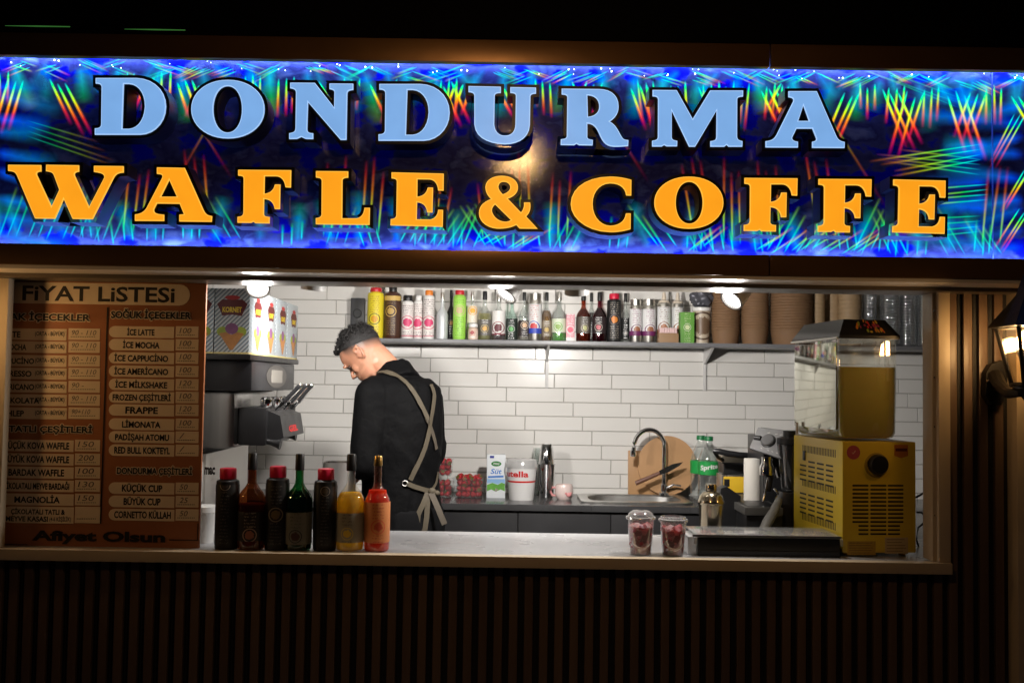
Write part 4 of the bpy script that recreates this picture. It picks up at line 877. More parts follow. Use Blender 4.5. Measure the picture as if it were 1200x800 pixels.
# strawberry tubs
straw = M('strawberry_red', (.42, .012, .02), .35, var=.35, vs=25, bump=.35, bs=220); leafm = M('strawberry_leaf', (.06, .14, .03), .6)
def berry(g, c, s, rot):
    prof = [(0, -1.15), (.35, -.95), (.75, -.35), (.92, .2), (.75, .6), (.35, .78), (0, .8)]
    t = G(); t.lathe([(r * s, z * s) for r, z in prof], n=9)
    t.mi = 1
    for k in range(5):
        a = 2 * PI * k / 5; e = Vector((math.cos(a), math.sin(a), 0)); f_ = Vector((-e.y, e.x, 0))
        t.f([t.v(Vector((0, 0, .82 * s))), t.v(e * .4 * s + f_ * .18 * s + Vector((0, 0, .82 * s))), t.v(e * .85 * s + Vector((0, 0, .95 * s))), t.v(e * .4 * s - f_ * .18 * s + Vector((0, 0, .82 * s)))])
    t.bm.transform(Matrix.Translation(c) @ rot.to_4x4())
    mp = {v: g.bm.verts.new(v.co) for v in t.bm.verts}
    for f_ in t.bm.faces: h = g.bm.faces.new([mp[v] for v in f_.verts]); h.material_index = f_.material_index; h.smooth = True
    t.bm.free()
from mathutils import Euler
tubm = clear('tub_plastic', (.93, .95, .96), .16, .08, dw=.05)
def tub(label, x, Y, z, w, dp, h, layers):
    t = T('strawberry_tub', label, 'fruit tub', (x, Y, z), rnd.uniform(-.08, .08), 'strawberry tubs on the back counter')
    g = G(); A = [(-w * .88, -dp * .88), (w * .88, -dp * .88), (w * .88, dp * .88), (-w * .88, dp * .88)]; B = [(-w, -dp), (w, -dp), (w, dp), (-w, dp)]
    va = [g.v((x_, y_, .001)) for x_, y_ in A]; vb = [g.v((x_, y_, h)) for x_, y_ in B]; vc = [g.v((x_ * 1.05, y_ * 1.05, h)) for x_, y_ in B]; vd = [g.v((x_ * 1.05, y_ * 1.05, h + .004)) for x_, y_ in B]
    g.f(va)
    for i in range(4):
        j = (i + 1) % 4; g.f([va[i], va[j], vb[j], vb[i]]); g.f([vb[i], vb[j], vc[j], vc[i]]); g.f([vc[i], vc[j], vd[j], vd[i]])
    lab(g, 'tub_wall', tubm, t); s = .017
    nx, ny = max(2, int(w * 2 / (s * 1.75))), max(2, int(dp * 2 / (s * 1.8))); fr = []
    g = G()
    for l in range(layers):
        for i in range(nx):
            for j in range(ny):
                q = .80
                c = Vector(((-1 + 2 * (i + .5) / nx) * w * q, (-1 + 2 * (j + .5) / ny) * dp * q, s * 1.0 + l * s * 1.55)) + Vector([rnd.uniform(-.004, .004) for _ in range(3)])
                c.z = max(c.z, s * .95)
                if l == layers - 1 and rnd.random() < .3: continue
                berry(g, c, s * rnd.uniform(.8, 1.1), Euler([rnd.uniform(-2, 2) for _ in range(3)]).to_matrix())
    o = lab(g, 'strawberries', [straw, leafm], t); o['kind'] = 'stuff'; return t
s5 = 5.0 / F; Yt = 5.02
tub('open tub of strawberries beside the milk carton', xat(550, Yt, 560), Yt, ZC + .001, 17.5 * s5, .06, 22 * s5, 4)
tub('strawberry tub at the bottom of the two-high pile by the barista', xat(519, Yt, 560), Yt, ZC + .001, 12.5 * s5, .06, 20 * s5, 3)
tub('strawberry tub topmost of the two-high pile by the barista', xat(519, Yt, 540), Yt - .005, ZC + .001 + 24.5 * s5, 11.5 * s5, .055, 18 * s5, 3)
# milk carton
Ym = 5.02; p = at(581, 571, Ym); t = T('milk_carton', 'tall white milk carton with a green meadow print beside the strawberries', 'carton', (p.x, Ym, ZC), R(2))
w = 10.8 * Ym / F; H = 50 * Ym / F
g = G(); g.box((-w, -.03, 0), (w, .03, H), .002); lab(g, 'carton_body', label_mat('milk', (.72, .75, .78), (.2, .35, .6), (.3, .3, .3), -1, .01), t)
def facepoly(name, poly, mat, t, y=-.0305): g = G(); g.prism([(x, y, z) for x, z in poly], (0, -.0006, 0)); return lab(g, name, mat, t)
facepoly('print', [(-w * .96, H * .16), (-w * .5, H * .2), (0, H * .15), (w * .5, H * .2), (w * .96, H * .16), (w * .96, H * .33), (w * .6, H * .36), (w * .2, H * .31), (-w * .4, H * .35), (-w * .96, H * .3)], M('meadow_green', (.12, .36, .05), .5, var=.4, vs=60), t)
facepoly('print', [(-w * .96, H * .34), (-w * .4, H * .355), (w * .2, H * .32), (w * .6, H * .365), (w * .96, H * .335), (w * .96, H * .44), (-w * .96, H * .44)], M('sky_print', (.25, .45, .72), .5, var=.1), t, -.0302)
facepoly('print', [(-w * .86, H * .46), (w * .8, H * .48), (w * .8, H * .525), (-w * .86, H * .505)], M('blue_print', (.05, .2, .6), .5), t)
facepoly('print', [(w * .55 * math.cos(a) , H * .79 + H * .06 * math.sin(a)) for a in [2 * PI * i / 20 for i in range(20)]], M('green_print', (.03, .2, .04), .5), t)
facepoly('print', [(-w * .15, H * .16), (w * .1, H * .15), (w * .2, H * .21), (-w * .05, H * .23)], M('cow_print', (.3, .27, .22), .5, var=.7, vs=90), t, -.0312)
facepoly('print', [(-w * .7, H * .92), (-w * .25, H * .92), (-w * .25, H * .975), (-w * .7, H * .975)], M('navy_print', (.03, .04, .3), .5), t)
x_ = Txt(); x_.add('Süt', (w * .02, -.0312, H * .615), (1, 0, 0), (0, 0, 1), w * 1.15, H * .12, .02, .25); x_.put('lettering', M('blue_print', ()), t, True)
x_ = Txt(); x_.add('Altay', (0, -.0315, H * .79), (1, 0, 0), (0, 0, 1), w * .7, H * .055, .02); x_.put('lettering', wpl, t, True)
# spread bucket
Yn = 4.95; p = at(611, 573, Yn); t = T('spread_bucket', 'white plastic bucket with red lettering and a clear lid on the back counter', 'bucket', (p.x, Yn, ZC)); k = Yn / F
def brad(z): return (14.2 + 3.4 * z / 38) * k
g = G(); g.lathe([(0, 0), (14 * k, 0), (14.2 * k, .004), (17.6 * k, 38 * k), (17.2 * k, 38.2 * k), (13.8 * k, .008), (0, .008)], n=36); lab(g, 'bucket_body', wpl, t)
g = G(); g.lathe([(18.2 * k, 37 * k), (18.8 * k, 37.2 * k), (18.4 * k, 39 * k), (17.9 * k, 45 * k), (16.8 * k, 46.5 * k), (0, 46.5 * k)], n=36); lab(g, 'bucket_lid', clear('lid_plastic', (.85, .85, .85), .25, .15, dw=.3), t)
g = G(); g.lathe([(brad(20.6) + .0008, 20.6 * k), (brad(22.6) + .0008, 22.6 * k)], n=36); lab(g, 'red_band', M('red_print', (.6, .02, .02), .45), t)
x_ = Txt(); me = x_.mesh('nutella', .03); xs_ = [v.co.x for v in me.vertices]; zs_ = [v.co.y for v in me.vertices]
vs = []
for v in me.vertices:
    a = ((v.co.x - min(xs_)) / (max(xs_) - min(xs_)) - .78) * 2.15; z = (27 + 7 * (v.co.y - min(zs_)) / (max(zs_) - min(zs_))) * k; r = brad(z / k) + .0014
    vs.append(x_.g.v((r * math.sin(a), -r * math.cos(a), z)))
for i_, pl_ in enumerate(me.polygons): x_.g.f([vs[i] for i in pl_.vertices])
bpy.data.meshes.remove(me); x_.put('lettering', M('red_print', ()), t, True)
# steel shaker tins
Yc = 5.08; p = at(640, 571, Yc); k = Yc / F; t = T('shaker_tins', 'tall polished steel shaker tins, one upside down in the other', 'shaker', (p.x, Yc, ZC))
g = G(); g.lathe([(0, 0), (8.6 * k, 0), (8.9 * k, .01), (11 * k, 38 * k), (11.2 * k, 38.3 * k), (10.4 * k, 38 * k), (8 * k, 2 * k)], n=28); lab(g, 'lower_tin', chrome, t)
g = G(); g.lathe([(9.6 * k, 36 * k), (9.3 * k, 40 * k), (7 * k, 61 * k), (6.6 * k, 61.6 * k), (0, 61.4 * k)], n=28); lab(g, 'upper_tin', chrome, t)
t = T('glass_tumbler', 'clear glass tumbler standing behind the steel shaker tins', 'glass', (xat(632, 5.16, 560), 5.16, ZC)); g = G(); g.lathe([(0, 0), (.026, 0), (.034, .24), (.032, .24), (.024, .008), (0, .008)], n=24); lab(g, 'glass_body', clearg, t)
# mug
Yg = 4.98; p = at(661, 573, Yg); k = Yg / F; t = T('mug', 'small round pink and white mug with its handle to the left', 'mug', (p.x, Yg, ZC))
mugm = M('mug_glaze', (.68, .55, .52), .25, var=.08); g = G(); g.lathe([(0, 0), (7.5 * k, 0), (9.5 * k, .012), (10.8 * k, 8 * k), (10.3 * k, 15 * k), (9.3 * k, 17.5 * k), (8.8 * k, 17.5 * k), (9.6 * k, 14 * k), (9.5 * k, 6 * k), (0, 3 * k)], n=28); lab(g, 'mug_body', mugm, t)
g = G(); g.tube([(-9.6 * k, 0, 13.5 * k), (-14 * k, 0, 13.5 * k), (-16 * k, 0, 9 * k), (-13.5 * k, 0, 4.5 * k), (-9.6 * k, 0, 4.5 * k)], 1.4 * k, 8); lab(g, 'mug_handle', M('pink_glaze', (.62, .25, .25), .3), t)
g = G()
for a in (.15, .75): r = 10.75 * k; g.ell((r * math.sin(a), -r * math.cos(a), 8 * k), (.006, .0025, .006), 8, 5)
g.ell((10.9 * k * math.sin(.45), -10.9 * k * math.cos(.45), 6.5 * k), (.014, .004, .011), 12, 6); lab(g, 'face_print', M('pink_glaze', ()), t)
# soda bottles
YS5 = 5.0; k = YS5 / F
for i, (px, dy, lb) in enumerate(((824, .07, 'clear soda bottle with a green cap, partly hidden behind its twin'), (830, 0, 'clear soda bottle with a green cap and a green label in front of its twin'))):
    p = at(px, 587, YS5); t = T('soda_bottle', lb, 'bottle', (p.x, YS5 + dy, ZC), 0, 'clear soda bottles by the sink'); r = 12.2 * k
    g = G(); g.lathe([(0, .006), (r * .7, 0), (r * .95, .012), (r, .03), (r * .96, .08), (r, .13), (r, .19), (r * .93, .215), (r * .62, .26), (r * .36, .29), (r * .33, .305), (r * .33, .312)], n=26); lab(g, 'bottle_body', cg, t)
    g = G(); g.lathe([(r * .42, .30), (r * .42, .318), (r * .38, .322), (0, .322)], n=20); lab(g, 'bottle_cap', M('green_cap', (.01, .16, .05), .4), t)
    g = G(); g.lathe([(r * .985, .132), (r * 1.015, .134), (r * 1.015, .196), (r * .985, .198)], n=26); lab(g, 'bottle_label', M('green_label', (.015, .30, .06), .4), t)
    if i:
        x_ = Txt(); me = x_.mesh('Sprite', .03); xs_ = [v.co.x for v in me.vertices]; zs_ = [v.co.y for v in me.vertices]; vs = []
        for v in me.vertices:
            u_ = (v.co.x - min(xs_)) / (max(xs_) - min(xs_)); a = (u_ - .5) * 1.75 - .12; z = .147 + .012 * u_ + .032 * (v.co.y - min(zs_)) / (max(zs_) - min(zs_)); rr_ = r * 1.022
            vs.append(x_.g.v((rr_ * math.sin(a), -rr_ * math.cos(a), z)))
        for pl_ in me.polygons: x_.g.f([vs[q] for q in pl_.vertices])
        bpy.data.meshes.remove(me); x_.put('lettering', wpl, t, True)

# ------------------------------------------------------------------ soft-serve machine and cone cartons
XM = xat(292, 3.55, 418); Y0, Y1 = 3.55, 4.36
mach = T('ice_cream_machine', 'stainless soft-serve ice cream machine with black levers behind the price board', 'ice cream machine', (XM - .3, 3.95, ZC))
zt = zat(415, Y0, 290); zl_ = zat(421.5, Y0, 290); zh = zat(458, 3.6, 285); zb = zat(531, 3.7, 270)
g = G(); g.box((XM - .62, Y0, zl_), (XM + .004, Y1, zt), .004); g.put('top_tray', black, mach)
g = G(); g.box((XM - .26, Y0 + .05, zh), (XM - .002, Y1 - .05, zl_ - .001), .012); g.put('head_cover', M('machine_head', (.022, .022, .025), .35, .2, var=.1), mach)
xb = XM - .07
g = G(); g.box((XM - .60, Y0 + .06, zb), (XM - .235, Y1 - .04, zl_ - .001), .006); g.box((XM - .2345, Y0 + .09, zb + .02), (xb, Y1 - .06, zh - .001), .03); g.put('body_panel', M('machine_steel', (.34, .33, .32), .22, 1, var=.55, vs=26, stretch=(1, 1, .02)), mach)
g = G(); g.box((XM - .43, Y0 + .052, zb + .05), (XM - .30, Y0 + .0595, zl_ - .05), .002); g.put('side_panel', M('machine_side', (.10, .10, .11), .3, .6, var=.2), mach)
g = G(); g.prism([(XM - .60, Y0 + .0515, zb + .005), (XM - .33, Y0 + .0515, zb + .005), (XM - .44, Y0 + .0515, zb + .23), (XM - .60, Y0 + .0515, zb + .33)], (0, .007, 0)); g.put('cover_panel', M('machine_cover', (.16, .155, .15), .25, .9, var=.4, vs=12, stretch=(1, 1, .2)), mach)
g = G(); g.box((XM - .60, Y0 + .05, zl_ - .062), (XM - .335, Y0 + .0598, zl_ - .0015), .002); g.put('yellow_sticker', M('sticker_yellow', (.6, .38, .02), .5), mach)
g = G(); g.box((XM - .55, Y0 + .12, ZC + .0005), (XM - .18, Y1 - .1, zb - .0005), .004); g.put('base_cabinet', M('machine_base', (.55, .53, .5), .35, .7, var=.12), mach)
g = G(); g.box((XM - .50, Y0 + .1, ZC + .12), (XM - .19, Y0 + .1195, zb - .03), .003); g.put('base_plate', white, mach)
x_ = Txt(); x_.px('mac', 239.5, 547, 252, 556, Y0 + .0985, .05); x_.put('lettering', ink, mach)
# badge on the head front (faces right)
g = G(); yc, zc = 3.98, (zh + zl_) / 2; g.prism([(XM - .0015, yc + .17 * math.cos(a) , zc + .045 * math.sin(a)) for a in [2 * PI * i / 24 for i in range(24)]], (.0012, 0, 0)); g.put('badge', M('badge_silver', (.14, .13, .12), .35, .6), mach)
g = G(); g.box((XM - .0002, yc - .09, zc - .025), (XM + .001, yc + .09, zc + .025)); g.put('badge_plate', M('badge_plate', (.30, .28, .25), .4), mach)
# dispensing block, valves, levers, spouts
zt2, zb2 = zat(477, 3.75, 320), zat(521, 3.75, 320); xd = xat(330, 3.75, 500)
g = G(); g.box((xb + .001, 3.68, zb2), (xd - .04, 4.08, zt2), .012); g.prism([(xd - .0395, 3.70, zb2 + .012), (xd + .02, 3.70, zb2 + .03), (xd + .005, 3.70, zt2 - .03), (xd - .0395, 3.70, zt2 - .012)], (0, .36, 0)); g.put('dispensing_block', black, mach)
x_ = Txt(); x_.add('GEL', (xd + .0165, 3.88, (zt2 + zb2) / 2 - .012), (0, 1, 0), (-.2, 0, 1), .15, .024, .04); x_.put('lettering', M('red_print', ()), mach)
for i, yy in enumerate((3.74, 3.88, 4.02)):
    g = G(); zk = zt2 + .001; g.lathe([(.02, 0), (.024, .006), (.024, .028), (.018, .036), (0, .038)], (xd - .055, yy, zk), 16); g.put('valve_cap', chrome, mach)
    tip = at(352 + i * 6.5, 451.5, yy); rt_ = Vector((xd - .02, yy, zt2 - .012)); kn_ = at(331 + i * 5, 483, yy)
    dd = tip - rt_
    g = G(); g.tube([rt_, rt_ + dd * .25, rt_ + dd * .33], [.006, .006, .009], 8); g.put('lever_joint', chrome, mach)
    g = G(); n_ = 14; g.tube([rt_ + dd * (.33 + .67 * q / n_) for q in range(n_ + 1)], [(.0105 if q % 2 else .0088) * (1.1 if q > n_ - 3 else 1) for q in range(n_ + 1)], 10); g.put('lever_handle', black, mach)
    g = G(); off = Vector((.008, -.008, -.006)); g.tube([rt_ + dd * .3 + off, rt_ + dd * .97 + off], .0020, 6); g.ell(tip, (.009,) * 3, 8, 6); g.put('lever_rod', chrome, mach)
for (px, py, qx, qy, yy) in ((327, 509, 347, 510, 3.95), (308, 516, 329, 520.5, 3.70), (333, 478, 345, 478, 4.10)):
    a, b = at(px, py, yy), at(qx, qy, yy); g = G(); g.tube([a, a.lerp(b, .5), a.lerp(b, .8), b], [.011, .011, .016, .021], 14); g.put('spout', black, mach)

# cartons of cones on the machine
def stripes():
    m = bpy.data.materials.new('carton_stripes'); m.use_nodes = True; nt = m.node_tree; b = nt.nodes['Principled BSDF']; N = nt.nodes.new; L = nt.links.new
    tc = N('ShaderNodeTexCoord'); s = N('ShaderNodeSeparateXYZ'); L(tc.outputs['Object'], s.inputs[0])
    a = N('ShaderNodeMath'); a.operation = 'ADD'; L(s.outputs[0], a.inputs[0]); L(s.outputs[1], a.inputs[1])
    c = N('ShaderNodeMath'); c.operation = 'SUBTRACT'; L(s.outputs[2], c.inputs[0]); L(a.outputs[0], c.inputs[1])
    d = N('ShaderNodeMath'); d.operation = 'MULTIPLY'; d.inputs[1].default_value = 62; L(c.outputs[0], d.inputs[0])
    f = N('ShaderNodeMath'); f.operation = 'FRACT'; L(d.outputs[0], f.inputs[0])
    cr = N('ShaderNodeValToRGB'); cr.color_ramp.interpolation = 'CONSTANT'; L(f.outputs[0], cr.inputs[0]); e = cr.color_ramp.elements
    e[0].color = (.16, .19, .22, 1); e[1].position = .42; e[1].color = (.58, .60, .60, 1); q = e.new(.74); q.color = (.36, .45, .52, 1)
    L(cr.outputs[0], b.inputs['Base Color']); b.inputs['Roughness'].default_value = .4; return m
strm = stripes(); maroon = M('maroon_print', (.10, .012, .014), .45); yel = M('yellow_print', (.75, .55, .04), .45)
conem = M('cone_print', (.45, .20, .06), .5, var=.3, vs=60); sc1 = M('pistachio_print', (.30, .38, .05), .5, var=.4, vs=70); sc2 = M('berry_print', (.22, .08, .20), .5, var=.4, vs=70); redp = M('badge_red', (.4, .03, .03), .45)
wc, dc = .124, .198; hc = zat(338, Y0, 268) - zt
def artwork(t, o, ux, uz, nrm, w, h, full=True):
    """banner, cone and scoops printed on one carton face; o is the middle of the face's foot"""
    o, ux, uz, nrm = map(Vector, (o, ux, uz, nrm))
    def pl(name, pts, mat, lift):
        g = G(); g.prism([o + ux * x * w + uz * z * h + nrm * (.0003 + lift) for x, z in pts], nrm * .0003); return lab(g, name, mat, t)
    def ov(cx, cz, rx, rz): return [(cx + rx * math.cos(2 * PI * i / 20), cz + rz * math.sin(2 * PI * i / 20)) for i in range(20)]
    pl('print', [(-.44, .76), (-.3, .83), (.3, .83), (.44, .76), (.36, .68), (.28, .58), (0, .60), (-.28, .58), (-.36, .68)], maroon, 0)
    pl('print', ov(0, .86, .22, .035), redp, .0006)
    x_ = Txt(); x_.add('KORNET', o + uz * h * .675 + nrm * .0012, ux, uz, w * .56, h * .085, .04); x_.put('lettering', yel, t, True)
    pl('print', ov(-.26, .34, .17, .075), sc1, 0); pl('print', ov(.26, .34, .17, .075), sc1, .0003); pl('print', ov(0, .385, .19, .085), sc2, .0006)
    pl('print', [(-.36, .31), (-.18, .33), (0, .29), (.18, .33), (.36, .31), (.04, .06), (-.04, .06)], conem, .0009)
for i in range(2):
    for j in range(4):
        if i == 1 and j > 0: continue
        lb = ('striped cone carton in front on the machine, its maroon KORNET banner facing out', 'second striped cone carton from the front, in the row along the machine', 'third striped cone carton from the front, in the row along the machine', 'striped cone carton at the far end of the row, nearest the tiles')[j] if i == 0 else 'striped cone carton cut off by the price board edge'
        t = T('cone_carton', lb, 'carton', (XM - wc / 2 - .004 - i * (wc + .003), Y0 + .004 + dc / 2 + j * (dc + .003), zt + .0008), 0, 'cone cartons on the ice cream machine')
        g = G(); g.box((-wc / 2, -dc / 2, 0), (wc / 2, dc / 2, hc), .0015); lab(g, 'carton_body', strm, t)
        g = G(); g.box((-wc / 2 - .0006, -dc / 2 - .0006, .0003), (wc / 2 + .0006, dc / 2 + .0006, .006)); lab(g, 'carton_base', M('pale_yellow_print', (.6, .5, .2), .5), t)
        if j == 0: artwork(t, (0, -dc / 2, 0), (1, 0, 0), (0, 0, 1), (0, -1, 0), wc, hc)
        if i == 0: artwork(t, (wc / 2, .02, 0), (0, 1, 0), (0, 0, 1), (1, 0, 0), dc * .62, hc)
# steel pot behind the bottles
Yp = 4.02; p = at(397, 600, Yp); r = 19 / F * Yp; t = T('steel_pot', 'round steel pot behind the yellow bottle on the counter', 'pot', (p.x, Yp, ZC - .11))
g = G(); zz = zat(541, Yp, 397) - ZC + .11; g.lathe([(0, 0), (r * .97, 0), (r, .01), (r, zz - .004), (r * 1.02, zz), (r * .98, zz), (r * .97, .01), (0, .01)], n=36); lab(g, 'pot_body', steel, t)
g = G(); g.box((-1.75, 3.8405, ZC - .15), (xat(424, 4.02, 560), 4.4, ZC - .111)); g.put('side_counter', ctop, kiosk)

# ------------------------------------------------------------------ barista
YM = 4.20
def mp_(px, py, dY=0): return at(px, py, YM + dY)
per = None
a_ = R(45); fw = Vector((-math.cos(a_), math.sin(a_), 0)); lf = Vector((-math.sin(a_), -math.cos(a_), 0))
neck_b = mp_(459, 433, 0); hipc = mp_(474, 606, .0)
# head
ah = R(12); hx = Vector((-math.cos(ah), math.sin(ah), 0)); th = R(50)
Fh = hx * math.cos(th) + Vector((0, 0, -1)) * math.sin(th); Uh = hx * math.sin(th) + Vector((0, 0, 1)) * math.cos(th); Lh = Vector((-math.sin(ah), -math.cos(ah), 0))
ear = mp_(421, 414.5, -.075); HO = ear - Uh * .115 - Lh * .072
HM = Matrix((Fh, Lh, Uh)).transposed().to_4x4(); HM.translation = HO
SL = [(.0, .070, .028, .020), (.008, .088, .012, .034), (.022, .094, .0, .045), (.034, .090, -.012, .052), (.046, .086, -.025, .057), (.054, .0925, -.038, .060), (.061, .089, -.048, .0615), (.068, .0955, -.055, .063), (.078, .090, -.066, .065),
      (.092, .0875, -.078, .068), (.108, .086, -.086, .070), (.122, .084, -.092, .0715), (.134, .0885, -.096, .073), (.146, .094, -.098, .0745), (.165, .093, -.099, .0755), (.185, .084, -.094, .073), (.205, .064, -.082, .064), (.222, .034, -.056, .045), (.233, .0, -.02, .018)]
def headloft(g, sc=1.0, zmin=-1, dz=0):
    rings = []
    for z, f_, b_, w_ in SL:
        if z < zmin: continue
        c = (f_ + b_) / 2; h_ = (f_ - b_) / 2 * sc; ring = []
        for i in range(28):
            t = 2 * PI * i / 28; ct, st = math.cos(t), math.sin(t)
            e = 1.18 if ct > 0 else 1.0
            ring.append(g.v((c + h_ * ct, w_ * sc * math.copysign(abs(st) ** (1 / e), st) * (1 - .10 * max(0, ct)), z + dz)))
        rings.append(ring)
    for A, B in zip(rings, rings[1:]):
        for i in range(28): g.f([A[i], A[(i + 1) % 28], B[(i + 1) % 28], B[i]])
    g.f(rings[0][::-1]); g.f(rings[-1])
g = G(); g.X = HM
headloft(g)
g.cap((.086, 0, .124), (.1085, 0, .091), .0075, .0085, 10); g.ell((.099, .009, .086), (.009, .007, .006)); g.ell((.099, -.009, .086), (.009, .007, .006))   # nose
g.ell((.090, 0, .066), (.008, .021, .0055)); g.ell((.088, 0, .055), (.0085, .018, .006)); g.ell((.084, 0, .018), (.014, .020, .014))                  # lips, chin
g.cap((.090, -.034, .139), (.092, .034, .139), .0085, .0085, 8)                                                                                          # brow
for s_ in (1, -1):
    g.ell((.050, .046 * s_, .094), (.026, .012, .024))
    q = Matrix.Rotation(R(-14), 3, 'Y')
    n_ = 14
    rim = [(-.006 + .016 * math.cos(a) * (1 if math.sin(a) > 0 else .75), (.076 + .006 * (1 - math.cos(a))) * s_, .116 + .027 * math.sin(a)) for a in [2 * PI * i / n_ for i in range(n_ + 1)]]
    g.tube(rim[1:12], .0052, 8); g.ell((-.004, .074 * s_, .114), (.015, .006, .026)); g.ell((.010, .073 * s_, .112), (.006, .006, .008))
g.X = Matrix()
nk = HM @ Vector((-.012, 0, .05)); nk2 = HM @ Vector((-.028, 0, .085))
g.cap(nk2, neck_b + Vector((.0, .0, -.02)), .054, .062, 16); g.cap(nk, neck_b + fw * .02 + Vector((0, 0, -.02)), .052, .060, 16)
# torso core
def sect(px, py, W_, D_, dY=0): return (mp_(px, py, dY), W_, D_)
TS = [sect(462, 436, .078, .070), sect(467, 444, .140, .098), sect(470, 453, .185, .118), sect(469, 468, .195, .130), sect(469, 492, .190, .136), sect(470, 525, .178, .132), sect(470, 560, .165, .122), sect(472, 590, .172, .124), sect(474, 620, .178, .126)]
def loft(g, S_, k=1.0, add=0, e=2.3):
    rings = []
    for c, W_, D_ in S_:
        ring = []
        for i in range(32):
            t = 2 * PI * i / 32; ct, st = math.cos(t), math.sin(t); q = 1 / (abs(ct) ** e + abs(st) ** e) ** (1 / e)
            ring.append(g.v(c + lf * (W_ * k + add) * q * ct + fw * (D_ * k + add) * q * st))
        rings.append(ring)
    for A, B in zip(rings, rings[1:]):
        for i in range(32): g.f([A[i], A[(i + 1) % 32], B[(i + 1) % 32], B[i]])
    g.f(rings[0][::-1]); g.f(rings[-1])
loft(g, TS, .84)
shL = mp_(437, 461, -.13); shR = mp_(499, 466, .13); elL = mp_(428, 541, -.17); elR = mp_(505, 530, .19)
wrL = mp_(398, 574, -.05); wrR = mp_(470, 572, .36)
for sh_, el_, wr_ in ((shL, elL, wrL), (shR, elR, wrR)):
    g.cap(sh_, el_, .042, .041, 14); g.cap(el_, wr_, .040, .027, 14)
def hand(g, wr_, d, side, up):
    d = d.normalized(); s_ = d.cross(up).normalized() * side; u = s_.cross(d).normalized() * side
    g.cap(wr_, wr_ + d * .075, .024, .030, 12)
    for i, (o_, l_) in enumerate(((.030, .070), (.011, .080), (-.009, .075), (-.028, .060))):
        b0 = wr_ + d * .082 + s_ * o_; m0 = b0 + d * l_ * .5 - u * .010; e0 = m0 + d * l_ * .32 - u * l_ * .38
        g.cap(b0, m0, .0095, .0085, 8); g.cap(m0, e0, .0085, .007, 8)
    b0 = wr_ + d * .03 + s_ * .028; m0 = b0 + d * .035 + s_ * .025 - u * .008; g.cap(b0, m0, .012, .010, 8); g.cap(m0, m0 + d * .03 + s_ * .004 - u * .01, .010, .008, 8)
hand(g, wrL, Vector((-.5, .55, -.35)), 1, Vector((0, 0, 1))); hand(g, wrR, Vector((-.6, .3, -.3)), -1, Vector((0, 0, 1)))
hz = hipc.z
feet = []
for s_ in (1, -1):
    hp = Vector((hipc.x, hipc.y, hz - .06)) + lf * .088 * s_; kn2 = Vector((hp.x, hp.y, .56)) + fw * .02 + lf * .015 * s_; an = Vector((kn2.x, kn2.y, ZI + .09)) - fw * .03
    g.cap(hp, kn2, .080, .055, 14); g.cap(kn2, an, .052, .036, 14); g.cap(an - Vector((0, 0, .04)), an + fw * .13 - Vector((0, 0, .055)), .036, .030, 12); feet.append((hp, kn2, an))
skin = M('skin', (.36, .17, .105), .45, var=.10, vs=30, sub=.15)
body = g.put('person', skin); remesh(body, .0042, .5, 3)
inv = HM.inverted(); sa = body.data.attributes.new('stubble', 'FLOAT', 'POINT')
for i, v in enumerate(body.data.vertices):
    q = inv @ v.co; h_ = 0
    if -.14 < q.x < .13 and abs(q.y) < .1 and -.03 < q.z < .26:
        h_ = max(0, min(1, (q.z - (.112 + .46 * q.x)) / .05))
        if q.x > .035: h_ *= max(0, 1 - (q.x - .035) / .02)
        if abs(q.y) > .074 and abs(q.x) < .03 and q.z < .15: h_ = 0
        if q.x > .02 and q.z < .085 and q.z > -.01: h_ = max(h_, .16 if not (.058 < q.z < .0695) else 0)
        if q.x > .06 and .068 < q.z < .079 and abs(q.y) < .03: h_ = .4
    sa.data[i].value = h_
nt = skin.node_tree; bs_ = nt.nodes['Principled BSDF']; src = bs_.inputs['Base Color'].links[0].from_socket
aa = nt.nodes.new('ShaderNodeAttribute'); aa.attribute_name = 'stubble'; nn = nt.nodes.new('ShaderNodeTexNoise'); nn.inputs['Scale'].default_value = 500; tcs = nt.nodes.new('ShaderNodeTexCoord'); nt.links.new(tcs.outputs['Object'], nn.inputs[0])
ml = nt.nodes.new('ShaderNodeMath'); ml.operation = 'MULTIPLY'; nt.links.new(aa.outputs['Fac'], ml.inputs[0]); mr = nt.nodes.new('ShaderNodeMapRange'); mr.inputs[3].default_value = .75; mr.inputs[4].default_value = 1.15; nt.links.new(nn.outputs[0], mr.inputs[0]); nt.links.new(mr.outputs[0], ml.inputs[1])
mx = nt.nodes.new('ShaderNodeMix'); mx.data_type = 'RGBA'; mx.clamp_factor = True; mx.inputs[7].default_value = (.018, .014, .013, 1); nt.links.new(ml.outputs[0], mx.inputs[0]); nt.links.new(src, mx.inputs[6]); nt.links.new(mx.outputs[2], bs_.inputs['Base Color'])
tag(body, 'barista in a black shirt and tan-strapped apron looking down at his work', 'person')
WM[body] = Matrix()
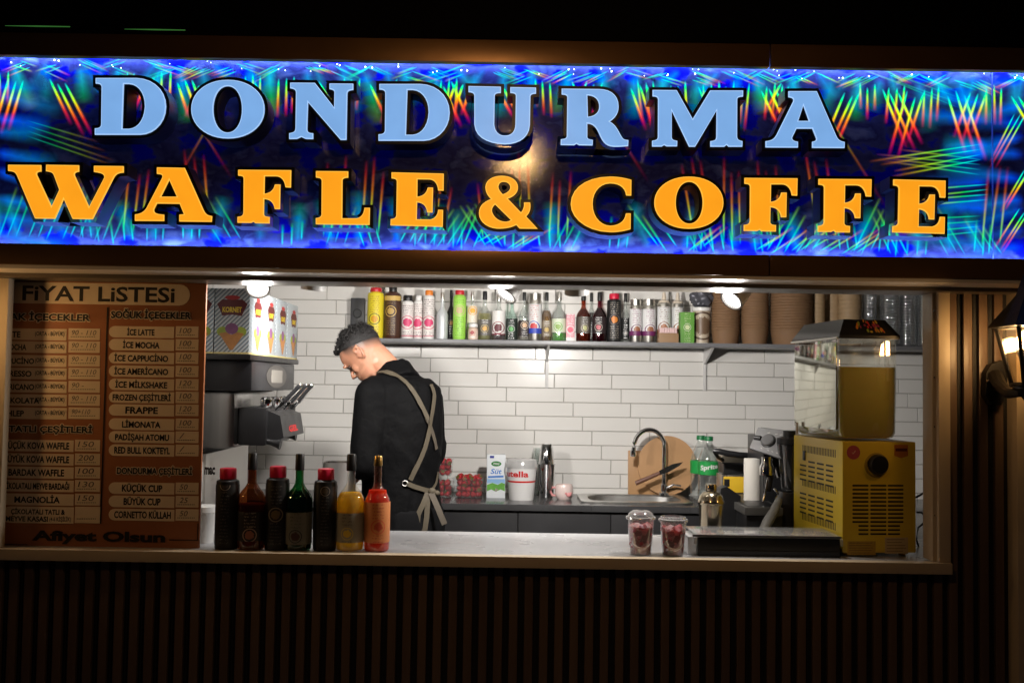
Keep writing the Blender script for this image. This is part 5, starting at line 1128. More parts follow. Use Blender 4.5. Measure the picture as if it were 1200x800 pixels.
# shirt
shirtm = M('black_cotton', (.0020, .0020, .0023), .7, var=.25, vs=14, bump=.6, bs=22)
shirtm.node_tree.nodes['Principled BSDF'].inputs['Specular IOR Level'].default_value = .075
g = G(); loft(g, TS[1:], 1.0, .004)
q = G()
q.X = Matrix.Translation(neck_b + Vector((.012, 0, -.005))) @ Matrix.Rotation(R(-24), 4, Vector((-fw.y, fw.x, 0)) * -1)
for v_ in (1,):
    g.X = q.X; g.lathe([(0, -.05), (.098, -.05), (.082, -.015), (.072, .022), (.066, .028), (0, .026)], n=24); g.X = Matrix()
q.bm.free()
for sh_, el_, wr_, k in ((shL, elL, wrL, 1), (shR, elR, wrR, 1)):
    g.cap(sh_, el_ , .070, .066, 16); e2 = el_.lerp(wr_, .12); g.cap(el_, e2, .064, .060, 16)
    g.cap(sh_ + Vector((0, 0, .0)), TS[2][0], .066, .08, 14)
for v in g.bm.verts: pass
shirt = g.put('shirt', shirtm, body); remesh(shirt, .008, .5, 7)
def wrinkle(me, amp, fr):
    from mathutils import noise
    for v in me.vertices:
        c = v.co; n_ = noise.noise(Vector((c.x * fr, c.y * fr, c.z * fr * .6))) + .5 * noise.noise(Vector((c.x * fr * 2.3 + 5, c.y * fr * 2.3, c.z * fr * 1.4)))
        v.co = c + v.normal * amp * n_
wrinkle(shirt.data, .005, 10)
from mathutils import noise as _nf
wz = mp_(480, 568).z
for v in shirt.data.vertices:
    c = v.co; k_ = max(0, 1 - abs(c.z - wz - .06) / .22); q = c.z * 9 + (c.x + c.y) * 7
    f_ = 1 - abs(_nf.noise(Vector((q, (c.x - c.y) * 2.2, 3.1)))) * 2.2
    f2 = 1 - abs(_nf.noise(Vector(((c.x + c.y) * 12, c.z * 2.5, 9.7)))) * 2.2
    v.co = c + v.normal * (.009 * k_ * max(0, f_) ** 2 + .006 * (1 - k_) * max(0, f2) ** 2)
# trousers, shoes
g = G()
loft(g, [(mp_(473, 592), .176, .130), (mp_(474, 615), .184, .136), (Vector((hipc.x, hipc.y, hz - .09)), .18, .135)])
for hp, kn2, an in feet: g.cap(hp, kn2, .092, .068, 14); g.cap(kn2, an + Vector((0, 0, .01)), .066, .052, 14)
tro = g.put('trousers', M('black_denim', (.004, .004, .0045), .85, var=.2), body); tro.data.materials[0].node_tree.nodes['Principled BSDF'].inputs['Specular IOR Level'].default_value = .08; remesh(tro, .010, .5, 5); wrinkle(tro.data, .004, 12)
for hp, kn2, an in feet:
    g = G(); q = Vector((an.x, an.y, ZI + .045)); g.cap(q - fw * .02, q + fw * .15, .044, .040, 14); o = g.put('shoe', black, body); remesh(o, .006, .5, 3)
# hair: faded sides, curly top
g = G(); g.X = HM
rings = []
def hairline(ct): return .150 + .030 * max(0, ct) ** 2 - .012 * max(0, -ct)
HS = [s_ for s_ in SL if s_[0] >= .146]
headloft(g, 1.045, .05, .003)
g.X = Matrix(); g.bm.transform(HM.inverted())
bmesh.ops.bisect_plane(g.bm, geom=g.bm.verts[:] + g.bm.edges[:] + g.bm.faces[:], plane_co=(0, 0, .163), plane_no=Vector((-.46, 0, 1)).normalized(), clear_inner=True)
bmesh.ops.subdivide_edges(g.bm, edges=g.bm.edges[:], cuts=2, use_grid_fill=True)
from mathutils import noise as _ns
for v in g.bm.verts: v.co += v.co.normalized() * 0 + Vector((v.co.x, v.co.y, v.co.z - .12)).normalized() * (.0045 * _ns.noise(v.co * 95) + .002 * _ns.noise(v.co * 260)) * min(1, max(0, (v.co.z - .15 - .46 * v.co.x) / .04))
for f_ in g.bm.faces: f_.smooth = True
g.bm.transform(HM); g.X = HM
rh = random.Random(3)
from mathutils import noise as _ns
for k in range(620):
    t = rh.uniform(0, 2 * PI); u = rh.random() ** .7
    z, f_, b_, w_ = HS[min(len(HS) - 1, int(u * len(HS)))]
    if z < .18 + .46 * (((f_ + b_) / 2) + (f_ - b_) / 2 * math.cos(t)) * .8: continue
    if math.cos(t) < -.3 and rh.random() < .6: continue
    c = (f_ + b_) / 2; h_ = (f_ - b_) / 2; fr_ = max(0, math.cos(t)); lift = 1.03 + .07 * fr_
    p = Vector((c + h_ * math.cos(t) * lift + .008 * fr_, w_ * math.sin(t) * 1.03, z + .006 + rh.uniform(0, .006)))
    s_ = rh.uniform(.005, .0085)
    axis = Vector((rh.uniform(-1, 1), rh.uniform(-1, 1), rh.uniform(-1, 1))).normalized(); e1 = axis.orthogonal().normalized(); e2 = axis.cross(e1)
    g.tube([p + (e1 * math.cos(a) + e2 * math.sin(a)) * s_ + axis * a * .0012 for a in [i * .8 for i in range(7)]], [.0034] * 6 + [.002], 5)
hairm = M('dark_hair', (.006, .005, .005), .62, var=.5, vs=160, bump=.4, bs=300)
import bisect
g.X = Matrix(); fs = [f for f in g.bm.faces if f.calc_area() > 1e-9]; acc = []; tot = 0
for f in fs: tot += f.calc_area(); acc.append(tot)
strands = []
for _ in range(4200):
    f = fs[min(len(fs) - 1, bisect.bisect(acc, rh.random() * tot))]; c = f.calc_center_median(); n_ = (c - (HM @ Vector((-.005, 0, .12)))).normalized(); q = HM.inverted() @ c
    above = q.z - .163 - .46 * q.x
    if above < -.002: continue
    ln = .003 + min(.011, max(0, above) * .16); side = Vector((rh.uniform(-1, 1), rh.uniform(-1, 1), rh.uniform(-1, 1)))
    d = (n_ * .7 + Fh * .45 * min(1, above * 20) - Uh * (.7 if above < .02 else 0) + side * .45).normalized(); w_ = d.cross(n_ + side * .2).normalized() * .0007
    strands.append((c - d * .001, c + d * ln * .6 + n_ * .001, c + d * ln + side * .002, w_))
for p0, p1, p2, w_ in strands:
    a, b, c, d, e = g.v(p0 - w_), g.v(p0 + w_), g.v(p1 + w_ * .8), g.v(p1 - w_ * .8), g.v(p2)
    g.f([a, b, c, d]); g.f([d, c, e])
hair = g.put('hair', hairm, body)
g = G(); g.X = HM
for s_ in (1, -1):
    g.tube([(.0985, .012 * s_, .140), (.0975, .026 * s_, .1445), (.088, .042 * s_, .141)], [.0035, .0042, .002], 6)
g.put('eyebrow', hairm, body)
g = G(); g.X = HM
for s_ in (1, -1): g.ell((.0795, .031 * s_, .121), (.010, .0125, .0085), 12, 8)
g.put('eye', M('eye_dark', (.05, .03, .025), .15), body)
g = G(); g.X = HM
for s_ in (1, -1): g.tube([(.088, .017 * s_, .1235), (.0895, .030 * s_, .1275), (.081, .044 * s_, .122)], [.0016, .0024, .0016], 6)
g.put('eyelash', hairm, body)
# apron straps laid on the shirt
bv = BVHTree.FromPolygons([v.co[:] for v in shirt.data.vertices], [p.vertices[:] for p in shirt.data.polygons])
def onback(px, py, lift):
    d = (at(px, py, 5) - EYE).normalized(); h = bv.ray_cast(EYE, d)
    if h[0] is None: return mp_(px, py, -.05), Vector((0, -1, 0))
    return h[0] + h[1] * lift, h[1]
strapm = M('apron_strap_canvas', (.045, .035, .021), .75, var=.12, vs=40)
def strap(name, pts, w, lift=.004, mat=None):
    dense = []
    for (x0, y0), (x1, y1) in zip(pts, pts[1:]):
        for i in range(4): dense.append((x0 + (x1 - x0) * i / 4, y0 + (y1 - y0) * i / 4))
    dense.append(pts[-1]); P_ = [onback(x, y, lift) for x, y in dense]
    for _ in range(2): P_ = [P_[0]] + [((P_[i - 1][0] + P_[i][0] * 2 + P_[i + 1][0]) / 4, P_[i][1]) for i in range(1, len(P_) - 1)] + [P_[-1]]
    g = G(); prev = None
    for i, (p, n_) in enumerate(P_):
        d = (P_[min(i + 1, len(P_) - 1)][0] - P_[max(0, i - 1)][0]).normalized(); s_ = d.cross(n_).normalized() * w / 2
        ring = [g.v(p - s_), g.v(p + s_), g.v(p + s_ + n_ * .002), g.v(p - s_ + n_ * .002)]
        if prev:
            for k in range(4): g.f([prev[k], prev[(k + 1) % 4], ring[(k + 1) % 4], ring[k]])
        prev = ring
    return g.put(name, mat or strapm, body)
strap('apron_strap', [(443, 438), (453, 437), (464, 441), (476, 450), (486, 463), (494, 478), (500, 491)], .021, .008)
strap('apron_strap', [(499, 489), (503, 500), (507, 512), (510, 526)], .021, .006, M('apron_strap_second', (.045, .035, .024), .75))  # lower length in a second strap tone
strap('apron_strap', [(503, 452), (507, 462), (505, 478), (502, 494), (500, 510), (495, 528), (487, 546), (479, 562)], .021, .011)
strap('apron_tie', [(475, 566), (484, 570), (494, 573), (503, 575)], .019, .010)
strap('apron_tie', [(503, 575), (509, 566), (511, 552)], .012, .010)
kp, kn_ = onback(503, 575, .018)
g = G(); g.ell(kp, (.017, .014, .016), 10, 7); g.ell(kp + Vector((.02, 0, -.006)), (.014, .012, .012), 10, 7); g.put('apron_knot', strapm, body)
def ribbon(name, pts, w, mat=strapm):
    g = G(); prev = None
    for i, p in enumerate(pts):
        d = (pts[min(i + 1, len(pts) - 1)] - pts[max(0, i - 1)]).normalized(); s_ = d.cross(Vector((0.35, -1, 0))).normalized() * w / 2; n_ = Vector((.3, -1, 0)).normalized() * .0018
        ring = [g.v(p - s_), g.v(p + s_), g.v(p + s_ + n_), g.v(p - s_ + n_)]
        if prev:
            for k in range(4): g.f([prev[k], prev[(k + 1) % 4], ring[(k + 1) % 4], ring[k]])
        prev = ring
    g.put(name, mat, body)
dy = kp.y - YM
ribbon('apron_tail', [mp_(501, 577, dy - .01), mp_(496, 590, dy - .03), mp_(490, 602, dy - .04), mp_(489, 614, dy - .04), mp_(492, 624, dy - .035), mp_(498, 620, dy - .03), mp_(500, 605, dy - .025), mp_(501, 588, dy - .018), mp_(502, 579, dy - .012)], .022)
ribbon('apron_tail', [mp_(505, 577, dy - .01), mp_(511, 590, dy - .02), mp_(516, 602, dy - .025), mp_(521, 614, dy - .022)], .024, M('apron_strap_second', ()))
rg, _n = onback(474, 566, .006); g = G(); q = [rg + Vector((.011 * math.cos(a), -.003, .011 * math.sin(a))) for a in [2 * PI * i / 12 for i in range(13)]]; g.tube(q, .0022, 6); g.put('apron_ring', M('dull_ring', (.25, .24, .22), .4, 1), body)

# ------------------------------------------------------------------ right hand side of the counter
# cups of fruit
cupp = clear('cup_plastic', (.95, .95, .95), .18, .06, dw=.05)
cream_ = M('cup_cream', (.72, .45, .47), .5, var=.35, vs=28); berryd = M('berry_dark', (.50, .03, .05), .35, sub=.6, var=.4, vs=60, bump=.4, bs=150); berryl = M('berry_light', (.85, .16, .20), .35, sub=.6, var=.3, vs=60, bump=.4, bs=150)
smile = M('drizzle', (.70, .55, .55), .4)
def fruitcup(label, px, yb, hw_top, hw_bot, ytop, seed, dome):
    Yc = 3.385; k = Yc / F; p = at(px, yb, Yc); t = T('fruit_cup', label, 'cup', (p.x, Yc, ZC + .0005), 0, 'cups of berries on the counter'); H = (yb - ytop) * k; a, b = hw_bot * k, hw_top * k
    g = G(); g.lathe([(0, .001), (a, .001), (b, H), (b * 1.06, H + .001), (b * 1.06, H + .004), (b * .98, H + .004), (b * .985, H), (a * .97, .003), (0, .003)], n=32); lab(g, 'cup_wall', cupp, t)
    def rad(z): return a + (b - a) * z / H - .002
    g = G(); g.lathe([(0, .004), (rad(.004), .004), (rad(H * .45), H * .45), (rad(H * .80), H * .80), (rad(H * .8) * .6, H * .87), (0, H * .84)], n=32)
    for v in g.bm.verts:
        if v.co.z > H * .7: v.co.z += .004 * math.sin(v.co.x * 190 + seed) + .003 * math.sin(v.co.y * 230)
    def mixm():
        if 'cup_mix' in MC: return MC['cup_mix']
        m = bpy.data.materials.new('cup_mix'); m.use_nodes = True; MC['cup_mix'] = m; nt = m.node_tree; bs_ = nt.nodes['Principled BSDF']; N = nt.nodes.new; L = nt.links.new
        tc = N('ShaderNodeTexCoord'); v_ = N('ShaderNodeTexVoronoi'); v_.inputs['Scale'].default_value = 46; L(tc.outputs['Object'], v_.inputs[0])
        cr = N('ShaderNodeValToRGB'); cr.color_ramp.interpolation = 'EASE'; L(v_.outputs['Color'], cr.inputs[0]); e = cr.color_ramp.elements
        e[0].position = .15; e[0].color = (.28, .04, .05, 1); e[1].position = .85; e[1].color = (.75, .5, .5, 1); q = e.new(.5); q.color = (.6, .16, .18, 1)
        L(cr.outputs[0], bs_.inputs['Base Color']); bs_.inputs['Roughness'].default_value = .35; bs_.inputs['Subsurface Weight'].default_value = .9; bs_.inputs['Subsurface Radius'].default_value = (.06, .025, .025); bs_.inputs['Subsurface Scale'].default_value = 1
        bp = N('ShaderNodeBump'); bp.inputs['Strength'].default_value = .6; bp.inputs['Distance'].default_value = .004; L(v_.outputs[0], bp.inputs['Height']); L(bp.outputs[0], bs_.inputs['Normal']); return m
    lab(g, 'filling', mixm(), t)
    r_ = random.Random(seed); g = G()
    for i in range(13):
        z = H * r_.uniform(.22, .82); an = r_.uniform(-PI, 0); s_ = r_.uniform(.007, .012); rr = rad(z) - s_ * .75; g.mi = r_.choice((0, 1, 1, 1))
        c = Vector((rr * math.cos(an), rr * math.sin(an), z)); g.ell(c, (s_, s_, s_ * .9), 10, 7)
        for q in range(5): g.ell(c + Vector([r_.uniform(-.6, .6) * s_ for _ in range(3)]), (s_ * .5,) * 3, 7, 5)
    lab(g, 'berries', [berryd, berryl], t)
    g = G(); g.tube([((rad(z_ * H) + .0002) * math.cos(an), (rad(z_ * H) + .0002) * math.sin(an), z_ * H) for an, z_ in [(R(-150 + 120 * i / 10), .22 + .16 * (abs(i - 5) / 5) ** 2) for i in range(11)]], [.001, .002, .003, .0034, .0036, .0036, .0036, .0034, .003, .002, .001], 6); lab(g, 'drizzle', smile, t)
    g = G(); z = H + .0045
    if dome: g.lathe([(b * 1.10, z - .004), (b * 1.12, z), (b * 1.08, z + .004), (b * .98, z + .006), (b * .86, z + .016), (b * .6, z + .024), (b * .25, z + .026), (b * .22, z + .022), (0, z + .022)], n=32)
    else: g.lathe([(b * 1.10, z - .004), (b * 1.12, z), (b * 1.08, z + .005), (b * .95, z + .008), (b * .93, z + .013), (b * .88, z + .014), (b * .85, z + .006), (0, z + .006)], n=32)
    lab(g, 'cup_lid', clear('lid_clear', (.93, .94, .95), .3, .08, dw=.14), t); return t
fruitcup('clear cup of berries with a domed lid, left of the flat-lidded one', 750.5, 651.5, 15.8, 12.2, 611, 4, True)
fruitcup('clear cup of berries with a flat lid, right of the domed one', 788.5, 652, 15.6, 12.2, 614, 9, False)
# topping tray
Yt0 = 3.375; kx = Yt0 / F
tr = T('topping_tray', 'long black topping tray with a clear lid over fruit on the counter', 'tray', (xat(900, Yt0, 640), 3.47, ZC))
xa_, xb_ = xat(818, Yt0, 640), xat(984, Yt0, 640); ht = .068
g = G()
g.box((xa_, Yt0, ZC + .0005), (xb_, Yt0 + .004, ZC + ht), .001); g.box((xa_, Yt0 + .186, ZC + .0005), (xb_, Yt0 + .19, ZC + ht), .001); g.box((xa_, Yt0 + .0045, ZC + .0005), (xa_ + .004, Yt0 + .1855, ZC + ht)); g.box((xb_ - .004, Yt0 + .0045, ZC + .0005), (xb_, Yt0 + .1855, ZC + ht)); g.box((xa_ + .0045, Yt0 + .0045, ZC + .0005), (xb_ - .0045, Yt0 + .1855, ZC + .005))
g.box((xa_ + .004, Yt0 - .004, ZC + .016), (xb_ - .004, Yt0 - .0003, ZC + .020)); g.put('tray_body', black, tr)
g = G(); g.box((xa_ - .0305, Yt0 + .02, ZC + .0005), (xa_ - .0005, Yt0 + .17, ZC + ht - .008), .003); g.put('ice_drawer', clear('drawer_plastic', (.85, .87, .88), .3, .15, dw=.35), tr)
fm_ = [M('topping_' + n, c, .5, var=.5, vs=70) for n, c in (('red', (.5, .12, .08)), ('cream', (.65, .6, .38)), ('purple', (.16, .10, .16)), ('green', (.32, .36, .08)), ('brown', (.28, .17, .10)), ('pink', (.5, .3, .26)))]
wS = (xb_ - xa_ - .012) / 6
for i in range(6):
    x0 = xa_ + .006 + i * wS
    g = G(); g.box((x0 + .002, Yt0 + .007, ZC + .0055), (x0 + wS - .002, Yt0 + .182, ZC + ht - .016), .002); g.put('topping_pan', dark, tr)
    g = G()
    for q in range(46): s_ = rnd.uniform(.006, .012); g.ell((rnd.uniform(x0 + .014, x0 + wS - .014), rnd.uniform(Yt0 + .02, Yt0 + .17), ZC + ht - .014 + rnd.uniform(-.002, .007)), (s_, s_ * .9, s_ * .6), 7, 5)
    o = g.put('topping', fm_[i], tr)
g = G(); g.box((xa_ - .012, Yt0 - .006, ZC + ht + .0005), (xb_ + .002, Yt0 + .196, ZC + ht + .0045), .002); g.put('tray_lid', clear('tray_lid_plastic', (.9, .9, .9), .16, .10, dw=.10), tr)
g = G(); g.box((xa_ - .020, Yt0 - .008, ZC + ht - .004), (xb_ + .004, Yt0 - .0062, ZC + ht + .004), .0008); g.put('lid_edge', silver, tr)
for xx in (xa_ - .008, xb_ + .006): g = G(); g.box((xx - .005, Yt0 - .004, ZC + ht - .03), (xx + .005, Yt0 + .012, ZC + ht - .006), .003); g.put('latch', clear('latch_plastic', (.8, .8, .8), .35, .1, dw=.3), tr)
# cocktail shaker
Yh = 3.68; k = Yh / F; p = at(833, 620, Yh); sk_ = T('cocktail_shaker', 'gold-tinted steel cocktail shaker standing behind the topping tray', 'shaker', (p.x, Yh, ZC))
gsteel = M('warm_steel', (.62, .54, .40), .18, 1, var=.1)
zz = lambda y: (zat(y, Yh, 833) - ZC)
g = G(); g.lathe([(0, 0), (11.5 * k, 0), (12 * k, .006), (14.5 * k, zz(591)), (14.6 * k, zz(590)), (13 * k, zz(590))], n=32); lab(g, 'shaker_body', gsteel, sk_)
g = G(); g.lathe([(14.8 * k, zz(590.5)), (15.4 * k, zz(589)), (15.2 * k, zz(586.5)), (14.2 * k, zz(585)), (13.2 * k, zz(581)), (10 * k, zz(577)), (6.2 * k, zz(575)), (0, zz(575))], n=32); lab(g, 'shaker_top', gsteel, sk_)
g = G(); g.lathe([(6.4 * k, zz(574.5)), (6.6 * k, zz(573)), (6.4 * k, zz(567.5)), (5.8 * k, zz(566.5)), (0, zz(566.5))], n=24); lab(g, 'shaker_cap', gsteel, sk_)
# juice dispenser
Acx, Acy = 1.13, 3.40; rz = R(6)
jd = T('juice_dispenser', 'yellow juice dispenser with a black lid and a tank of lemonade at the right', 'drink dispenser', (Acx, Acy, ZC + .0005), rz)
yellow = M('yellow_enamel', (.68, .49, .035), .35, var=.06, vs=6); yellowd = yellow
w_, d_ = .262, .43; hb = zat(517, Acy, 990) - ZC
g = G(); g.box((0, 0, .012), (w_, d_, hb), .006)
for x in (.03, w_ - .03):
    for y in (.04, d_ - .04): g.lathe([(.012, 0), (.014, .012)], (x, y, 0), 12)
lab(g, 'base_housing', yellow, jd)
vent = M('vent_dark', (.012, .010, .006), .6)
g = G()
def fpx(px, py):   # front face: pixel -> local x, z
    d = at(px, py, 1) - EYE; n_ = Vector((math.sin(rz), -math.cos(rz), 0)); o_ = Vector((Acx, Acy, ZC)); tt = (o_ - EYE).dot(n_) / d.dot(n_); q = EYE + d * tt - o_
    return q.x * math.cos(rz) + q.y * math.sin(rz), q.z
for r_ in range(13):
    y = 568.8 + r_ * 4.72
    for c in range(3):
        a0, b0 = ((999, 1017.5), (1020, 1038.5), (1040.5, 1058.5))[c]
        if r_ > 9 and c == 0: a0 = 1006
        if r_ > 9 and c == 2: b0 = 1054.5
        x0, z0 = fpx(a0, y - 1.0); x1, z1 = fpx(b0, y + 1.0); g.box((x0, -.0008, z1), (x1, .002, z0))
def spx(px, py):   # left face: pixel -> local y, z
    d = at(px, py, 1) - EYE; n_ = Vector((-math.cos(rz), -math.sin(rz), 0)); o_ = Vector((Acx, Acy, ZC)); tt = (o_ - EYE).dot(n_) / d.dot(n_); q = EYE + d * tt - o_
    return -q.x * math.sin(rz) + q.y * math.cos(rz), q.z
for blk, (zt_) in enumerate((zat(543, 3.6, 960) - ZC, zat(583, 3.6, 960) - ZC)):
    for r_ in range(5):
        for c in range(4):
            if r_ == 0 and c == 0 and blk == 0: continue
            y0 = .075 + (3 - c) * .078; z = zt_ - r_ * .0175
            g.box((-.0008, y0, z - .003), (.002, y0 + .058, z + .003))
for zt_ in (zat(528, 3.6, 960), zat(569, 3.6, 960), zat(610, 3.6, 960)):
    for q in range(22): y0 = .055 + q * .0135; g.box((-.0006, y0, zt_ - ZC - .014), (.002, y0 + .005, zt_ - ZC + .012))
lab(g, 'vent_slots', vent, jd)
x0, z0 = fpx(1028, 544); g = G(); rk = 12 / F * Acy; g.lathe([(rk, 0), (rk, .012), (rk * .85, .022), (0, .024)], (x0, -.0005, z0), 24, (0, -1, 0)); lab(g, 'knob', black, jd)
g = G(); g.lathe([(rk * 1.22, 0), (rk * 1.2, .002), (rk * 1.02, .003)], (x0 - .003, -.0004, z0 - .003), 28, (0, -1, 0)); lab(g, 'knob_shade_ring', M('knob_shade', (.35, .23, .02), .5), jd)
x0, z0 = fpx(1000, 530); g = G(); g.lathe([(0, .0008), (8.2 / F * Acy, .0008), (8.2 / F * Acy, 0)], (x0, -.0004, z0), 24, (0, -1, 0)); lab(g, 'round_sticker', M('sticker_pink', (.42, .07, .09), .5), jd)
g = G(); g.tube([(x0 - .006, -.0018, z0), (x0 - .002, -.0018, z0 - .005), (x0 + .007, -.0018, z0 + .006)], .0009, 6); lab(g, 'tick_print', plate, jd)
x0, z0 = fpx(1048, 521); x1, z1 = fpx(1064, 534); xm = (x0 + x1) / 2
g = G(); g.prism([(x0, -.0004, z0), (x1, -.0004, z0), (x1, -.0004, z1), (xm, -.0004, z1 - .008), (x0, -.0004, z1)], (0, -.0008, 0)); lab(g, 'shield_badge', M('badge_orange', (.5, .16, .02), .4), jd)
g = G(); g.box((x0 + .004, -.0024, z0 - .022), (x1 - .004, -.0013, z0 - .012)); lab(g, 'badge_print', maroon, jd)
for (a0, b0, c0, d0), mt in (((993, 634, 1026, 650), M('sticker_amber', (.42, .26, .03), .5, var=.3, vs=120)), ((1037, 629.5, 1064, 648.5), M('sticker_paper', (.5, .38, .2), .6, var=.2, vs=150))):
    x0, z0 = fpx(a0, b0); x1, z1 = fpx(c0, d0); g = G(); g.box((x0, -.0009, z1), (x1, -.0003, z0)); lab(g, 'data_sticker', mt, jd)
    g = G()
    for q in range(5): zq = z0 - (z0 - z1) * (q + .7) / 5.6; g.box((x0 + .006, -.0014, zq - .0008), (x1 - .006 - .02 * rnd.random(), -.001, zq + .0008))
    lab(g, 'sticker_print', M('sticker_ink', (.12, .07, .02), .6), jd)
g = G(); g.box((-.004, .315, .30), (-.0005, .335, .335), .001); lab(g, 'switch', black, jd)
# tank
zt0 = hb + .006; zt1 = zat(397, Acy, 1017) - ZC; inx = .008
X0, X1, Yy0, Yy1 = -.006, w_ - .058, .01, d_ - .01
g = G(); 
def roundbox(g, x0, x1, y0, y1, z0, z1, taper=.0, r=.03, n=6, capb=True, capt=False):
    rings = []
    for z, ins in ((z0, .022), (z0 + .008, .008), (z0 + .022, .002), (z0 + (z1 - z0) * .5, 0), (z1, -taper)):
        ring = []
        for cx_, cy_, a0 in ((x1 - r - ins, y1 - r - ins, 0), (x0 + r + ins, y1 - r - ins, 90), (x0 + r + ins, y0 + r + ins, 180), (x1 - r - ins, y0 + r + ins, 270)):
            for i in range(n + 1): a = R(a0 + 90 * i / n); ring.append(g.v((cx_ + r * math.cos(a), cy_ + r * math.sin(a), z)))
        rings.append(ring)
    for A, B in zip(rings, rings[1:]):
        for i in range(len(A)): g.f([A[i], A[(i + 1) % len(A)], B[(i + 1) % len(B)], B[i]])
    if capb: g.f(rings[0][::-1])
    if capt: g.f(rings[-1])
roundbox(g, X0, X1, Yy0, Yy1, zt0, zt1, 0, .02)
lab(g, 'tank', clear('tank_plastic', (.93, .93, .88), .20, .03, diff=(.7, .68, .55), dw=.10), jd)
g = G(); zj = zat(430, Acy, 1017) - ZC; roundbox(g, X0 + .004, X1 - .004, Yy0 + .004, Yy1 - .004, zt0 + .003, zj, 0, .018, capt=True); lab(g, 'lemonade', M('lemonade', (.58, .48, .03), .25, var=.06, vs=5, sub=.5), jd)
# metallic sheet added for the glare of the tiles on the clear tank side
sm = bpy.data.materials.new('tank_side_glare'); sm.use_nodes = True; nt = sm.node_tree; b = nt.nodes['Principled BSDF']; b.inputs['Base Color'].default_value = (.62, .62, .52, 1); b.inputs['Roughness'].default_value = .06; b.inputs['Metallic'].default_value = .75
N = nt.nodes.new; n_ = N('ShaderNodeTexNoise'); n_.inputs['Scale'].default_value = 9; bp = N('ShaderNodeBump'); bp.inputs['Strength'].default_value = .04; tcx = N('ShaderNodeTexCoord'); nt.links.new(tcx.outputs['Object'], n_.inputs[0]); nt.links.new(n_.outputs[0], bp.inputs['Height']); nt.links.new(bp.outputs[0], b.inputs['Normal'])
g = G(); g.box((X0 - .0035, Yy0 + .022, zt0 + .03), (X0 - .0008, Yy1 - .02, zt1 - .012), .001); lab(g, 'glare_sheet', sm, jd)
g = G()
zl0 = zt1 + .0005; zl1 = zat(374.5, Acy + .05, 1017) - ZC
A = [(X0 - .004, Yy0 - .006), (X1 + .004, Yy0 - .006), (X1 + .004, Yy1 + .004), (X0 - .004, Yy1 + .004)]
B = [(X0 + .03, Yy0 + .035), (X1 - .03, Yy0 + .035), (X1 - .03, Yy1 - .03), (X0 + .03, Yy1 - .03)]
va = [g.v((x, y, zl0)) for x, y in A]; vm = [g.v((x, y, zl0 + .012)) for x, y in A]; vb = [g.v((x, y, zl1)) for x, y in B]
g.f(va[::-1]); g.f(vb)
for i in range(4): j = (i + 1) % 4; g.f([va[i], va[j], vm[j], vm[i]]); g.f([vm[i], vm[j], vb[j], vb[i]])
lab(g, 'lid', M('smoky_lid', (.02, .02, .022), .18, var=.2), jd)
g = G(); g.tube([(X0 - .008, Yy0, zl0 + .002), (X0 - .008, Yy1, zl0 + .002)], .004, 8); lab(g, 'lid_rim', silver, jd)
# fruit picture on the lid's sloped front
def lidp(u, v): 
    a = Vector((A[0][0] + (A[1][0] - A[0][0]) * u, A[0][1], zl0 + .012)); b2 = Vector((B[0][0] + (B[1][0] - B[0][0]) * u, B[0][1], zl1)); return a.lerp(b2, v) + Vector((0, -.0012, .0008))
cols = [M('fp_' + str(i), c, .5) for i, c in enumerate(((.7, .25, .03), (.6, .03, .03), (.7, .5, .05), (.25, .35, .04), (.35, .03, .1)))]
g = G()
for q in range(34):
    u, v = rnd.uniform(.28, .78), rnd.uniform(.18, .88); g.mi = rnd.randrange(5); r1, r2 = rnd.uniform(.01, .026), rnd.uniform(.06, .14); off = Vector((0, -.00006 * q, .00006 * q))
    g.f([g.v(lidp(u + r1 * math.cos(a), v + r2 * math.sin(a)) + off) for a in [2 * PI * i / 10 for i in range(10)]])
lab(g, 'fruit_picture', cols, jd)
g = G(); g.tube([(X0 - .014, Yy1 - .07, hb + .002), (X0 - .014, Yy1 - .07, hb + .05)], .005, 8); lab(g, 'catch', white, jd)
# power cable by the jamb
Yq = 3.6; cb = G(); cb.tube([at(x, y, Yq + dy_) for x, y, dy_ in ((1066, 586, .1), (1078, 580, .08), (1086, 575, .04), (1094, 568, 0), (1096, 560, 0))], .004, 8)
cb.tube([at(x, y, Yq + .05) for x, y in ((1074, 600), (1080, 600), (1085, 605), (1082, 613), (1076, 618), (1074, 632), (1078, 645))], .0035, 8); cbo = cb.put('power_cable', black); tag(cbo, 'black power cable looping between the juice dispenser and the right frame', 'cable')

# side counter for the machines at the right
XS = .90
g = G(); g.box((XS, 3.8405, ZI), (XR - .001, 4.735, ZC - .0305)); g.put('side_cabinet', frontm, kiosk)
g = G(); g.box((XS - .01, 3.8405, ZC - .03), (XR - .001, 4.735, ZC - .0005), .002); g.put('side_counter', ctop, kiosk)
